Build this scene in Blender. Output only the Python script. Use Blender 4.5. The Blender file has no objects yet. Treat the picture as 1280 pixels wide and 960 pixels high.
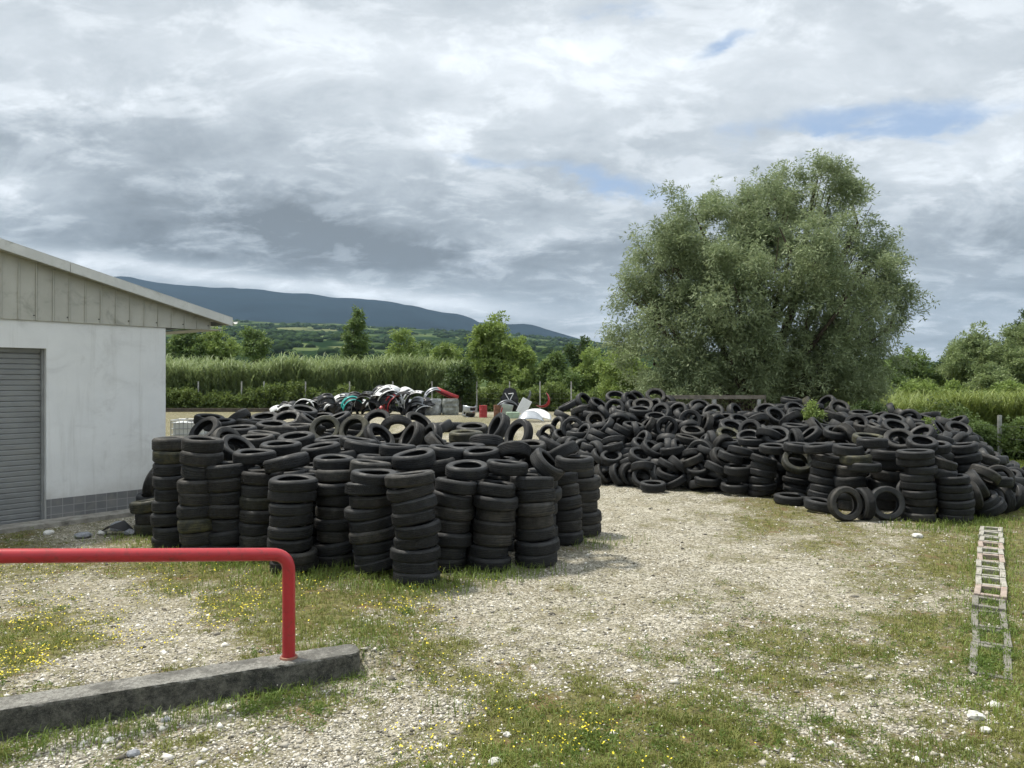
import bpy, math, random
import numpy as np
from mathutils import Vector, Matrix
random.seed(11); RNG = np.random.default_rng(11)
sc = bpy.context.scene
COL = sc.collection
R = math.radians

# ------------------------------------------------------------------ camera
EYE, HZ, FPX = 2.65, 476.0, 961.0
cam = bpy.data.cameras.new('camera'); cam_o = bpy.data.objects.new('camera', cam); COL.objects.link(cam_o)
sc.camera = cam_o
cam.sensor_width = 36; cam.lens = 36*FPX/1280; cam.shift_y = -(480-HZ)/1280
cam.clip_start = .05; cam.clip_end = 30000
cam_o.location = (0, 0, EYE); cam_o.rotation_euler = (R(90), 0, 0)

# ------------------------------------------------------------------ node helper
class NT:
    def __init__(s, tree): s.t = tree; s.n = tree.nodes; s.l = tree.links
    def new(s, typ, **k):
        n = s.n.new(typ)
        for a, b in k.items(): setattr(n, a, b)
        return n
    def put(s, sock, v):
        if hasattr(v, 'is_output') or isinstance(v, bpy.types.NodeSocket): s.l.new(v, sock)
        elif v is not None:
            if isinstance(v, (tuple, list)) and len(v) == 3 and sock.type == 'RGBA': v = (*v, 1)
            sock.default_value = v
    def m(s, op, a, b=None, c=None, clamp=False):
        n = s.new('ShaderNodeMath', operation=op, use_clamp=clamp)
        s.put(n.inputs[0], a)
        if b is not None: s.put(n.inputs[1], b)
        if c is not None: s.put(n.inputs[2], c)
        return n.outputs[0]
    def noise(s, vec, scale, detail=4, rough=.55, dist=0, col=False, dim='3D'):
        n = s.new('ShaderNodeTexNoise'); n.noise_dimensions = dim
        if vec is not None: s.l.new(vec, n.inputs['Vector'])
        n.inputs['Scale'].default_value = scale; n.inputs['Detail'].default_value = detail
        n.inputs['Roughness'].default_value = rough; n.inputs['Distortion'].default_value = dist
        return n.outputs['Color' if col else 0]
    def ramp(s, f, lo, hi, a=0., b=1., smooth=True):
        n = s.new('ShaderNodeMapRange', interpolation_type='SMOOTHSTEP' if smooth else 'LINEAR')
        s.put(n.inputs[0], f)
        for i, v in zip((1, 2, 3, 4), (lo, hi, a, b)): s.put(n.inputs[i], v)
        return n.outputs[0]
    def mix(s, f, a, b, mode='MIX'):
        n = s.new('ShaderNodeMix', data_type='RGBA', blend_type=mode)
        s.put(n.inputs[0], f); s.put(n.inputs[6], a); s.put(n.inputs[7], b)
        return n.outputs[2]
    def voro(s, vec, scale, feature='F1', out=0, rnd=1):
        n = s.new('ShaderNodeTexVoronoi', feature=feature)
        if vec is not None: s.l.new(vec, n.inputs['Vector'])
        n.inputs['Scale'].default_value = scale; n.inputs['Randomness'].default_value = rnd
        return n.outputs[out]
    def gauss(s, x, y, cx, cy, sx, sy, rot=0):
        dx = s.m('SUBTRACT', x, cx); dy = s.m('SUBTRACT', y, cy)
        c, q = math.cos(rot), math.sin(rot)
        u = s.m('ADD', s.m('MULTIPLY', dx, c/sx), s.m('MULTIPLY', dy, q/sx))
        v = s.m('ADD', s.m('MULTIPLY', dx, -q/sy), s.m('MULTIPLY', dy, c/sy))
        r2 = s.m('ADD', s.m('MULTIPLY', u, u), s.m('MULTIPLY', v, v))
        return s.m('EXPONENT', s.m('MULTIPLY', r2, -1.0))

# ------------------------------------------------------------------ sky
SUN_EL, SUN_AZ = R(64), R(-62)      # azimuth from +Y towards +X
world = bpy.data.worlds.new('World'); sc.world = world; world.use_nodes = True
w = NT(world.node_tree); bg = w.n['Background']; bg.inputs[1].default_value = .1
sky = w.new('ShaderNodeTexSky', sky_type='NISHITA'); sky.sun_disc = False
sky.sun_elevation = SUN_EL; sky.sun_rotation = SUN_AZ; sky.dust_density = 1.2
tc = w.new('ShaderNodeTexCoord'); dirv = tc.outputs['Generated']
sp = w.new('ShaderNodeSeparateXYZ'); w.l.new(dirv, sp.inputs[0])
dx, dy, dz = sp.outputs
ay = w.m('ADD', w.m('ABSOLUTE', dy), .06)
A = w.m('DIVIDE', dx, ay); Ev = w.m('DIVIDE', dz, ay)            # tangent of azimuth / elevation over the yard
den = w.m('ADD', w.m('MAXIMUM', dz, 0.0), .22)
cb = w.new('ShaderNodeCombineXYZ'); w.put(cb.inputs[0], w.m('DIVIDE', dx, den)); w.put(cb.inputs[1], w.m('MULTIPLY', w.m('DIVIDE', dy, den), 1.25)); cb.inputs[2].default_value = .7
pv = cb.outputs[0]
cb2 = w.new('ShaderNodeCombineXYZ'); w.put(cb2.inputs[0], A); w.put(cb2.inputs[1], w.m('MULTIPLY', Ev, 1.75)); w.put(cb2.inputs[2], w.m('MULTIPLY', dy, .5))
sv = cb2.outputs[0]
n1 = w.noise(pv, 1.5, 8, .6, .25)
n2 = w.noise(pv, 4.2, 9, .62, .3)
n3 = w.noise(sv, 6.0, 10, .64, .35)
n4 = w.noise(sv, 2.6, 6, .55, .4)
n5 = w.noise(sv, 13.0, 9, .62, .2)
wa = w.m('ADD', A, w.m('MULTIPLY', w.m('SUBTRACT', n4, .5), .22))
we = w.m('ADD', Ev, w.m('MULTIPLY', w.m('SUBTRACT', n3, .5), .085))
def add(*v):
    o = v[0]
    for q in v[1:]: o = w.m('ADD', o, q)
    return o
def k(v, f): return w.m('MULTIPLY', v, f)
bright = add(w.ramp(we, .05, .42, .315, .435), w.ramp(Ev, .55, 2.2, 0, .30),
    k(w.m('SUBTRACT', n2, .5), .20), k(w.m('SUBTRACT', n1, .5), .15), k(w.m('SUBTRACT', n3, .5), .20), k(w.m('SUBTRACT', n5, .5), .10), k(w.ramp(n2, .50, .62), .06), k(w.ramp(n3, .55, .66), .05), -.055,
    k(w.gauss(wa, we, -.40, .215, .34, .055, -.12), -0.136),
    k(w.gauss(wa, we, -.55, .30, .20, .035, 0), -0.074),
    k(w.gauss(wa, we, -.1, .165, .50, .035, 0), -.062),
    k(w.gauss(wa, we, -.35, .15, .4, .03, 0), -0.062),
    k(w.gauss(wa, we, -.62, .235, .13, .03, -.1), 0.149),
    k(w.gauss(wa, we, .02, .18, .14, .018, 0), 0.087),
    k(w.gauss(wa, we, .15, .36, .35, .06, 0), 0.074),
    k(w.gauss(wa, we, .56, .28, .16, .04, .1), 0.087),
    k(w.gauss(wa, we, .60, .17, .16, .06, 0), -0.074),
    k(w.gauss(wa, we, -.1, .40, .3, .03, 0), 0.050))
# bright fringe of the low cloud lying along the mountain
ridge = w.m('SUBTRACT', .1285, w.m('MULTIPLY', w.m('ADD', A, .36), .115))
fr = w.m('SUBTRACT', w.m('ADD', Ev, k(w.m('SUBTRACT', n3, .5), .022)), ridge)
fringe = w.m('EXPONENT', k(w.m('MULTIPLY', fr, fr), -1/(.0115**2)))
fringe = w.m('MULTIPLY', fringe, w.ramp(A, .12, -.1, 0, 1))
bright = w.m('ADD', bright, k(fringe, .20))
bright = w.m('MINIMUM', w.m('MAXIMUM', bright, .13), .72)
tint = w.mix(w.ramp(bright, .15, .5), (.84, .955, 1.06), (.94, 1.0, 1.055))
vm = w.new('ShaderNodeVectorMath', operation='SCALE'); w.l.new(tint, vm.inputs[0]); w.put(vm.inputs[3], k(bright, 10.0))
gap = add(w.gauss(wa, we, .11, .247, .13, .017, -.12), k(w.gauss(wa, we, .43, .315, .17, .022, .10), 1.05), k(w.gauss(wa, we, .27, .42, .05, .012, .4), .7),
          k(w.gauss(wa, we, .14, .45, .06, .014, 0), .6), k(w.ramp(n1, .60, .72), .45))
gap = w.m('MULTIPLY', w.ramp(add(gap, k(w.m('SUBTRACT', n5, .5), 1.1), k(w.m('SUBTRACT', n3, .5), 1.5)), .28, 1.05), .9)
blue = w.mix(.85, sky.outputs[0], (1.85, 2.55, 3.7))
w.l.new(w.mix(gap, vm.outputs[0], blue), bg.inputs[0])

sun = bpy.data.lights.new('sun', 'SUN'); sun.energy = 2.5; sun.angle = R(6); sun.color = (1, .94, .83)
sun_o = bpy.data.objects.new('sun', sun); COL.objects.link(sun_o)
sd = Vector((math.cos(SUN_EL)*math.sin(SUN_AZ), math.cos(SUN_EL)*math.cos(SUN_AZ), math.sin(SUN_EL)))
sun_o.rotation_euler = sd.to_track_quat('Z', 'Y').to_euler()

vs = sc.view_settings; vs.view_transform = 'Standard'; vs.look = 'None'; vs.exposure = 0.95; vs.gamma = 1
vs.use_curve_mapping = False
cy = sc.cycles
cy.max_bounces = 6; cy.diffuse_bounces = 4; cy.glossy_bounces = 2; cy.transmission_bounces = 4; cy.volume_bounces = 0
cy.transparent_max_bounces = 6; cy.caustics_reflective = False; cy.caustics_refractive = False
cy.use_adaptive_sampling = True; cy.adaptive_threshold = .02
cy.use_denoising = True

# ------------------------------------------------------------------ helpers
def ground(px, py):
    Y = EYE*FPX/(py-HZ); return ((px-640)/FPX*Y, Y)
def X_at(px, Y): return (px-640)/FPX*Y
def Z_at(py, Y): return EYE-(py-HZ)/FPX*Y

def mesh_np(name, V, Fq=None, Ft=None, attrs=None, smooth=False):
    me = bpy.data.meshes.new(name); V = np.asarray(V, np.float32)
    nq = 0 if Fq is None else len(Fq); nt = 0 if Ft is None else len(Ft)
    me.vertices.add(len(V)); me.vertices.foreach_set('co', V.ravel())
    parts = []
    if nq: parts.append(np.asarray(Fq, np.int32).ravel())
    if nt: parts.append(np.asarray(Ft, np.int32).ravel())
    loops = np.concatenate(parts); me.loops.add(len(loops)); me.loops.foreach_set('vertex_index', loops)
    tot = np.concatenate([np.full(nq, 4, np.int32), np.full(nt, 3, np.int32)])
    st = np.concatenate([[0], np.cumsum(tot)[:-1]]).astype(np.int32)
    me.polygons.add(len(tot)); me.polygons.foreach_set('loop_start', st)
    me.polygons.foreach_set('loop_total', tot)
    if smooth: me.polygons.foreach_set('use_smooth', np.ones(len(tot), bool))
    me.update(calc_edges=True)
    for an, av in (attrs or {}).items():
        a = me.attributes.new(an, 'FLOAT', 'POINT'); a.data.foreach_set('value', np.asarray(av, np.float32))
    return me
def link(name, me, mat=None, parent=None):
    o = bpy.data.objects.new(name, me); COL.objects.link(o)
    if mat is not None and me is not None and not me.materials: me.materials.append(mat)
    if parent is not None: o.parent = parent
    return o
def tag(o, label=None, cat=None, group=None, kind=None):
    if label: o['label'] = label
    if cat: o['category'] = cat
    if group: o['group'] = group
    if kind: o['kind'] = kind
    return o
def empty(name, loc, rz=0, **k):
    o = bpy.data.objects.new(name, None); COL.objects.link(o); o.location = loc; o.rotation_euler = (0, 0, rz)
    o.empty_display_size = .1
    return tag(o, **k)
class MB:
    """collects shapes for one mesh"""
    def __init__(s): s.v = []; s.f = []
    def add(s, vs_, fs):
        b = len(s.v); s.v += [tuple(p) for p in vs_]; s.f += [tuple(i+b for i in f) for f in fs]; return s
    def box(s, c, d, rot=None, bev=0):
        x, y, z = (q/2 for q in d)
        P = [Vector((i*x, j*y, l*z)) for i in (-1, 1) for j in (-1, 1) for l in (-1, 1)]
        if rot is not None: P = [rot @ p for p in P]
        c = Vector(c)
        return s.add([p+c for p in P], [(0, 1, 3, 2), (4, 6, 7, 5), (0, 4, 5, 1), (2, 3, 7, 6), (0, 2, 6, 4), (1, 5, 7, 3)])
    def tube(s, pts, rad, seg=10, cap=True):
        pts = [Vector(p) for p in pts]; rr = rad if isinstance(rad, (list, tuple)) else [rad]*len(pts)
        b = len(s.v); up = None
        for i, p in enumerate(pts):
            t = (pts[min(i+1, len(pts)-1)]-pts[max(i-1, 0)]).normalized()
            if up is None: up = t.orthogonal().normalized()
            up = (up-t*up.dot(t)).normalized(); sd_ = t.cross(up)
            for j in range(seg):
                a = j/seg*2*math.pi; s.v.append(tuple(p+(up*math.cos(a)+sd_*math.sin(a))*rr[i]))
        for i in range(len(pts)-1):
            for j in range(seg):
                s.f.append((b+i*seg+j, b+i*seg+(j+1) % seg, b+(i+1)*seg+(j+1) % seg, b+(i+1)*seg+j))
        if cap:
            s.f.append(tuple(b+j for j in range(seg))[::-1]); e = b+(len(pts)-1)*seg; s.f.append(tuple(e+j for j in range(seg)))
        return s
    def lathe(s, prof, seg=24, c=(0, 0, 0), closed=False):
        b = len(s.v); m = len(prof)
        for i in range(seg):
            a = i/seg*2*math.pi
            for r, z in prof: s.v.append((c[0]+r*math.cos(a), c[1]+r*math.sin(a), c[2]+z))
        for i in range(seg):
            for j in range(m if closed else m-1):
                s.f.append((b+i*m+j, b+((i+1) % seg)*m+j, b+((i+1) % seg)*m+(j+1) % m, b+i*m+(j+1) % m))
        return s
    def build(s, name, mat, parent=None, smooth=False, bevel=0, angle=None):
        me = bpy.data.meshes.new(name); me.from_pydata(s.v, [], s.f); me.update()
        if smooth:
            me.polygons.foreach_set('use_smooth', np.ones(len(me.polygons), bool))
            try: me.set_sharp_from_angle(angle=R(angle or 40))
            except Exception: pass
        o = link(name, me, mat, parent)
        if bevel:
            b = o.modifiers.new('b', 'BEVEL'); b.width = bevel; b.segments = 2; b.limit_method = 'ANGLE'
        return o

MATS = {}
def mat(name, base=(.5, .5, .5), rough=.8, metal=0, var=.15, scale=3, bump=0, bscale=40, spec=.4, dirt=None, dirt_amt=.5, dscale=2):
    if name in MATS: return MATS[name]
    m = bpy.data.materials.new(name); m.use_nodes = True; t = NT(m.node_tree); p = t.n['Principled BSDF']
    co = t.new('ShaderNodeTexCoord').outputs['Object']
    nz = t.noise(co, scale, 6, .6)
    lo = tuple(c*(1-var) for c in base); hi = tuple(min(1, c*(1+var)) for c in base)
    col = t.mix(t.ramp(nz, .3, .7), lo, hi)
    if dirt is not None:
        d = t.ramp(t.noise(co, dscale, 8, .7, .6), .5, .72, 0, dirt_amt); col = t.mix(d, col, dirt)
    t.put(p.inputs['Base Color'], col); p.inputs['Roughness'].default_value = rough; p.inputs['Metallic'].default_value = metal
    p.inputs['Specular IOR Level'].default_value = spec
    if bump:
        b = t.new('ShaderNodeBump'); b.inputs['Strength'].default_value = bump; b.inputs['Distance'].default_value = .01
        t.l.new(t.noise(co, bscale, 5, .6), b.inputs['Height']); t.l.new(b.outputs[0], p.inputs['Normal'])
    MATS[name] = m; return m

def vnoise(x, y, s, seed=0):
    """tiling-free value noise, numpy"""
    x = np.asarray(x)*s+seed*17.3; y = np.asarray(y)*s+seed*5.7
    xi = np.floor(x).astype(np.int64); yi = np.floor(y).astype(np.int64); fx = x-xi; fy = y-yi
    fx = fx*fx*(3-2*fx); fy = fy*fy*(3-2*fy)
    def h(a, b):
        q = (a*374761393+b*668265263+seed*974711) & 0xffffffff
        q = ((q ^ (q >> 13))*1274126177) & 0xffffffff
        return ((q ^ (q >> 16)) & 0xffff)/65535.
    return (h(xi, yi)*(1-fx)+h(xi+1, yi)*fx)*(1-fy)+(h(xi, yi+1)*(1-fx)+h(xi+1, yi+1)*fx)*fy
def fbm(x, y, s, o=4, seed=0):
    t = 0; a = .5; n_ = 0
    for i in range(o): t = t+a*vnoise(x, y, s*2**i, seed+i); n_ += a; a *= .5
    return t/n_

# ------------------------------------------------------------------ ground cover map (world metres): 0 gravel .. 1 grass
_p = [  # patches seen in the yard: px, py, cover, radius
(760,615,.02,60),(830,650,.05,50),(790,690,.02,60),(700,740,.12,60),(900,715,.12,50),(960,665,.62,35),(1000,730,.15,45),(1060,765,.32,40),
(850,780,.3,60),(640,760,.2,40),(740,790,.3,50),(590,790,.2,40),(500,850,.12,45),(460,900,.1,45),(550,880,.12,35),(420,945,.15,45),(250,935,.3,50),
(310,900,.12,40),(520,930,.4,40),(150,745,.2,45),(60,755,.25,40),(110,775,.25,40),(190,785,.15,45),(240,825,.2,30),(110,850,.2,40),(50,868,.25,30),
(200,815,.3,30),(900,805,.5,50),(1050,840,.6,50),(1120,880,.58,45),(1000,820,.58,40),(560,820,.55,30),(610,820,.3,25),
(260,715,.95,50),(340,735,1,50),(200,700,.8,40),(60,705,.6,50),(30,810,.85,45),(95,805,.85,40),(290,775,.85,35),(400,735,.95,45),(450,765,.85,40),
(480,820,.75,30),(520,770,.7,30),(350,870,.8,30),(560,845,.8,28),(640,850,.75,40),(700,880,.8,45),(760,945,1,60),(650,945,.9,45),(830,905,.7,40),
(890,875,.8,40),(950,870,.65,40),(930,940,.8,50),(1020,940,.7,50),(1150,750,.62,50),(1090,705,.55,40),(960,640,.6,30),(1040,680,.62,40),(1100,670,.35,30),
(1190,680,.85,35),(1210,800,.75,45),(1180,900,.8,50),(1270,700,1,50),(1275,620,1,50),(1280,850,1,60),(1260,590,1,30),(870,635,.35,25),(930,740,.5,28),
(1000,780,.45,30),(300,522,.12,30),(450,530,.35,40),(600,532,.3,40),(100,668,.15,25),(150,660,.2,20),(640,905,.75,30),(430,850,.55,30),(800,850,.6,35),
(690,690,.25,30),(570,735,.45,25),(1150,640,.6,25),(0,930,.5,30),(100,920,.55,30),(0,740,.4,40),(640,960,.9,40),(200,880,.4,25),(720,950,1,40)]
_p = np.array(_p, float)
def cover(X, Y):
    """vegetation cover of the yard at world points"""
    Ys = np.maximum(Y, 1.0); u = 640+FPX*X/Ys; v = HZ+FPX*EYE/Ys
    num = np.full(X.shape, .55*.02); dn = np.full(X.shape, .02)
    for a, b, c, r in _p:
        g = np.exp(-((u-a)/(r*1.25))**2-((v-b)/(r*.8))**2); num += g*c; dn += g
    c = num/dn
    c = .08+c*.88+(fbm(X, Y, 1.3, 4, 3)-.5)*.95+(fbm(X, Y, 6.0, 3, 9)-.5)*.75
    far = np.clip((Y-40)/15, 0, 1)
    c = c*(1-far)+far*np.clip(.35+(fbm(X, Y, .15, 3, 5)-.5)*1.2, 0, 1)
    # meadow right of the yard and beyond the fence
    m = np.clip((X-(9.6+(Y-14.6)*.40))/1.0, 0, 1)*(Y > 12)
    m2 = np.clip((X-(.62*Y+.7))/.8, 0, 1)*(Y <= 15)
    c = np.maximum(c, np.maximum(m, m2))
    c = np.maximum(c, np.clip((Y-64)/2, 0, 1)); c = np.maximum(c, np.clip((-X-14)/3, 0, 1)*.6)
    return np.clip(c, 0, 1)
WEX, WEY, WD = -1.35, 6.90, (.892, .452)
def relief(X, Y):
    near = np.exp(-np.maximum(Y-30, 0)/20)
    s_ = (WEX-X)*WD[0]+(WEY-Y)*WD[1]; a_ = (X-WEX)*-WD[1]+(Y-WEY)*WD[0]      # along / behind the low wall
    sf = np.clip(-s_/.7, 0, 1); a0 = .06-.75*sf
    up = np.clip((a_-a0)/(.14+.8*sf), 0, 1); up = up*up*(3-2*up)
    bank = .165*up*np.exp(-(np.maximum(a_-.4, 0)/1.7)**2)*np.exp(-(np.maximum(-s_, 0)/.9)**2)
    return ((fbm(X, Y, .5, 3, 21)-.5)*.05+(fbm(X, Y, 5., 3, 31)-.5)*.022)*near+bank

def axis_pts(lo, hi, step, far, n):
    g = np.geomspace(1, (far-hi)/step if hi > 0 else 1, n)
    return np.arange(lo, hi, step)
xs = np.concatenate([-np.geomspace(14.5, 9000, 40)[::-1], np.arange(-14, 16.01, .09), np.geomspace(16.5, 9000, 40)])
ys = np.concatenate([-np.geomspace(1, 3000, 14)[::-1], np.arange(0, 4, .5), np.arange(4, 26, .09), np.geomspace(26.1, 12000, 90)])
GX, GY = np.meshgrid(xs, ys); nx, ny = len(xs), len(ys)
gx, gy_ = GX.ravel(), GY.ravel()
gz = relief(gx, gy_)
idx = np.arange(nx*ny).reshape(ny, nx)
quads = np.stack([idx[:-1, :-1], idx[:-1, 1:], idx[1:, 1:], idx[1:, :-1]], -1).reshape(-1, 4)
gme = mesh_np('ground', np.stack([gx, gy_, gz], 1), quads, attrs={'cover': cover(gx, gy_)}, smooth=True)
gm = bpy.data.materials.new('yard_gravel'); gm.use_nodes = True; t = NT(gm.node_tree); p = t.n['Principled BSDF']
pos = t.new('ShaderNodeNewGeometry').outputs['Position']
at = t.new('ShaderNodeAttribute', attribute_name='cover').outputs['Fac']
v1 = t.voro(pos, 42, out=1); v1d = t.voro(pos, 42, out=0)
sepc = t.new('ShaderNodeSeparateColor'); t.l.new(v1, sepc.inputs[0]); cr = sepc.outputs[0]
v2 = t.voro(pos, 17, out=1); sep2 = t.new('ShaderNodeSeparateColor'); t.l.new(v2, sep2.inputs[0])
grav = t.mix(cr, (.075, .068, .050), (.66, .62, .52))
grav = t.mix(t.ramp(sep2.outputs[1], .72, .95, 0, .7), grav, (.72, .68, .58))
grav = t.mix(t.ramp(t.noise(pos, 1.6, 6, .65), .42, .66, 0, .55), grav, (.22, .19, .12))
grav = t.mix(t.ramp(t.noise(pos, .35, 4, .6), .35, .65, .0, .25), grav, (.46, .42, .32))
grav = t.mix(t.ramp(t.noise(pos, 26, 6, .8), .46, .60, 0, .72), grav, t.mix(t.noise(pos, 3, 3), (.075, .058, .030), (.09, .095, .032)))
moss = t.mix(t.ramp(t.noise(pos, 9, 5, .65), .35, .65), (.075, .070, .026), (.18, .17, .058))
moss = t.mix(t.ramp(t.noise(pos, 2.2, 5, .7), .52, .68, 0, .8), moss, (.17, .10, .055))
moss = t.mix(t.ramp(t.noise(pos, 60, 2, .5), .6, .75, 0, .5), moss, (.50, .46, .36))
f = t.ramp(t.m('ADD', at, t.m('ADD', t.m('MULTIPLY', t.m('SUBTRACT', t.noise(pos, 22, 4, .7), .5), 1.3), t.m('MULTIPLY', t.m('SUBTRACT', cr, .5), .5))), .24, .86)
col = t.mix(f, grav, moss)
mead = t.mix(t.noise(pos, .05, 5, .6), (.07, .10, .025), (.12, .15, .045))
sy = t.new('ShaderNodeSeparateXYZ'); t.l.new(pos, sy.inputs[0])
col = t.mix(t.ramp(sy.outputs[1], 64, 72), col, mead)
t.put(p.inputs['Base Color'], col); p.inputs['Roughness'].default_value = .95; p.inputs['Specular IOR Level'].default_value = .2
b = t.new('ShaderNodeBump'); b.inputs['Strength'].default_value = .9; b.inputs['Distance'].default_value = .02
t.put(b.inputs['Height'], t.m('ADD', t.m('MULTIPLY', v1d, -1.0), t.m('MULTIPLY', t.noise(pos, 90, 3, .6), .5))); t.l.new(b.outputs[0], p.inputs['Normal'])
tag(link('ground', gme, gm), kind='structure')

# ------------------------------------------------------------------ hills and mountain
def strip_hill(name, x0, x1, y0, y1, nx, ny, hfun, material):
    xs = np.linspace(x0, x1, nx); ys = np.linspace(y0, y1, ny); X, Y = np.meshgrid(xs, ys)
    Z = hfun(X, Y); i = np.arange(nx*ny).reshape(ny, nx)
    q = np.stack([i[:-1, :-1], i[:-1, 1:], i[1:, 1:], i[1:, :-1]], -1).reshape(-1, 4)
    o = link(name, mesh_np(name, np.stack([X.ravel(), Y.ravel(), Z.ravel()], 1), q, smooth=True), material); return tag(o, kind='structure')
hm = bpy.data.materials.new('hill_fields'); hm.use_nodes = True; t = NT(hm.node_tree); p = t.n['Principled BSDF']
pos = t.new('ShaderNodeNewGeometry').outputs['Position']
wn = t.new('ShaderNodeVectorMath', operation='ADD'); t.l.new(pos, wn.inputs[0])
ns = t.new('ShaderNodeVectorMath', operation='SCALE'); t.l.new(t.noise(pos, .006, 4, .6, col=True), ns.inputs[0]); ns.inputs[3].default_value = 160; t.l.new(ns.outputs[0], wn.inputs[1])
c1 = t.new('ShaderNodeSeparateColor'); t.l.new(t.voro(wn.outputs[0], .0075, out=1), c1.inputs[0])
fld = t.mix(c1.outputs[0], (.055, .082, .032), (.105, .135, .055)); fld = t.mix(t.ramp(c1.outputs[1], .8, .9, 0, .6), fld, (.16, .165, .085))
ed = t.voro(wn.outputs[0], .0075, feature='DISTANCE_TO_EDGE', out=0)
woods = t.ramp(t.noise(pos, .0045, 7, .62, .5), .50, .57)
dark = (.014, .030, .012)
fld = t.mix(t.ramp(ed, .09, .03), fld, dark); fld = t.mix(woods, fld, t.mix(t.noise(pos, .05, 3), (.010, .024, .010), (.026, .046, .018)))
t.put(p.inputs['Base Color'], fld); p.inputs['Roughness'].default_value = 1; p.inputs['Specular IOR Level'].default_value = 0
def mid_h(X, Y):
    u = 640+FPX*X/Y
    top = np.interp(u, [-400, 0, 290, 450, 520, 620, 700, 780, 860, 1000, 1170, 1600], [398, 398, 401, 407, 412, 417, 424, 433, 440, 446, 455, 460])
    zt = EYE-(top-HZ)/FPX*2600
    s = np.clip((Y-300)/2300, 0, 1)
    z = zt*s**1.15+(fbm(X, Y, .004, 5, 40)-.5)*34*np.clip(s*3, 0, 1)*(zt/190)
    return z-2*(1-np.clip(s*8, 0, 1))
strip_hill('hills', -2600, 3600, 290, 2700, 200, 130, mid_h, hm)
mm = mat('mountain_forest', (.006, .013, .018), 1, var=.35, scale=.003, spec=0)
def mtn_h(X, Y):
    u = 640+FPX*X/6000
    pts = ([-700, -200, 150, 200, 270, 330, 400, 450, 500, 550, 580, 600, 612, 660, 690, 720, 760, 800, 1000, 1400],
           [345, 343, 346, 351, 359, 362, 367, 373, 380, 389, 396, 404, 403, 406, 413, 421, 431, 440, 452, 460])
    top = np.interp(u, *pts)
    zt = EYE-(top-HZ)/FPX*6000
    zt = zt+(fbm(X, Y*0, .005, 5, 60)-.5)*48
    s = np.clip((Y-3300)/2700, 0, 1); s2 = np.clip((7200-Y)/1200, 0, 1)
    return np.minimum(zt*s**.8, zt*s2**.7)+(fbm(X, Y, .0016, 5, 50)-.5)*180*s*(1-s)*2.2-20*(1-s)
strip_hill('mountain', -9000, 6000, 3200, 7300, 260, 90, mtn_h, mm)
# trees dotted over the hills, uncountable from here
def blob_field(name, n, label):
    V = []; Fc = []
    base = [(math.cos(a)*r, math.sin(a)*r, z) for z, r in ((0, .75), (.45, 1.), (.85, .7)) for a in np.arange(6)/6*2*math.pi]+[(0, 0, 1.1)]
    base = np.array(base); fq = [(r*6+i, r*6+(i+1) % 6, (r+1)*6+(i+1) % 6, (r+1)*6+i) for r in range(2) for i in range(6)]; ft = [(12+i, 12+(i+1) % 6, 18) for i in range(6)]
    Y = RNG.uniform(420, 2500, n*4); X = RNG.uniform(-.5, .75, n*4)*Y
    d = fbm(X, Y, .012, 4, 71); kx = np.where(d > .53)[0][:n]
    X, Y = X[kx], Y[kx]; Z = mid_h(X, Y); S = RNG.uniform(4, 9, len(kx))
    V = (base[None]*S[:, None, None]*RNG.uniform(.8, 1.2, (len(kx), 19, 1))+np.stack([X, Y, Z-1], 1)[:, None]).reshape(-1, 3)
    o = (np.arange(len(kx))*19)[:, None, None]
    me = mesh_np(name, V, (np.array(fq)[None]+o).reshape(-1, 4), (np.array(ft)[None]+o).reshape(-1, 3), attrs={'r': np.repeat(RNG.random(len(kx)), 19)})
    return tag(link(name, me, mat('far_foliage', (.030, .050, .020), 1, var=.5, scale=.03, spec=0)), label, 'trees', kind='stuff')
blob_field('hillside_trees', 4500, 'dark trees and hedgerows scattered over the distant green hills')

# ------------------------------------------------------------------ haze
hz = MB().box((0, 3000, 375), (20000, 9600, 772)); hm2 = bpy.data.materials.new('haze'); hm2.use_nodes = True
t = NT(hm2.node_tree); t.n.remove(t.n['Principled BSDF'])
pvn = t.new('ShaderNodeVolumePrincipled'); pvn.inputs['Color'].default_value = (.52, .74, 1, 1); pvn.inputs['Density'].default_value = 4.5e-5; pvn.inputs['Anisotropy'].default_value = .2
t.l.new(pvn.outputs[0], t.n['Material Output'].inputs['Volume'])
ho = hz.build('haze', hm2); tag(ho, 'thin bluish haze that fades the far hills and the mountain', 'haze', kind='stuff')

# ------------------------------------------------------------------ foliage
def leaf_mat(name, lo, hi, trans=.3, tip=None):
    if name in MATS: return MATS[name]
    m = bpy.data.materials.new(name); m.use_nodes = True; t = NT(m.node_tree); p = t.n['Principled BSDF']
    a = t.new('ShaderNodeAttribute', attribute_name='r').outputs['Fac']
    g = t.mix(a, lo, hi)
    if tip: g = t.mix(t.ramp(a, .9, 1.0, 0, .8), g, tip)
    t.put(p.inputs['Base Color'], g); p.inputs['Roughness'].default_value = .55; p.inputs['Specular IOR Level'].default_value = .35
    tr = t.new('ShaderNodeBsdfTranslucent'); t.l.new(t.mix(.5, g, tuple(c*1.25 for c in hi)), tr.inputs[0])
    mx = t.new('ShaderNodeMixShader'); mx.inputs[0].default_value = trans
    t.l.new(p.outputs[0], mx.inputs[1]); t.l.new(tr.outputs[0], mx.inputs[2]); t.l.new(mx.outputs[0], t.n['Material Output'].inputs[0])
    MATS[name] = m; return m
def unit(a): return a/(np.linalg.norm(a, axis=-1, keepdims=True)+1e-9)
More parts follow.
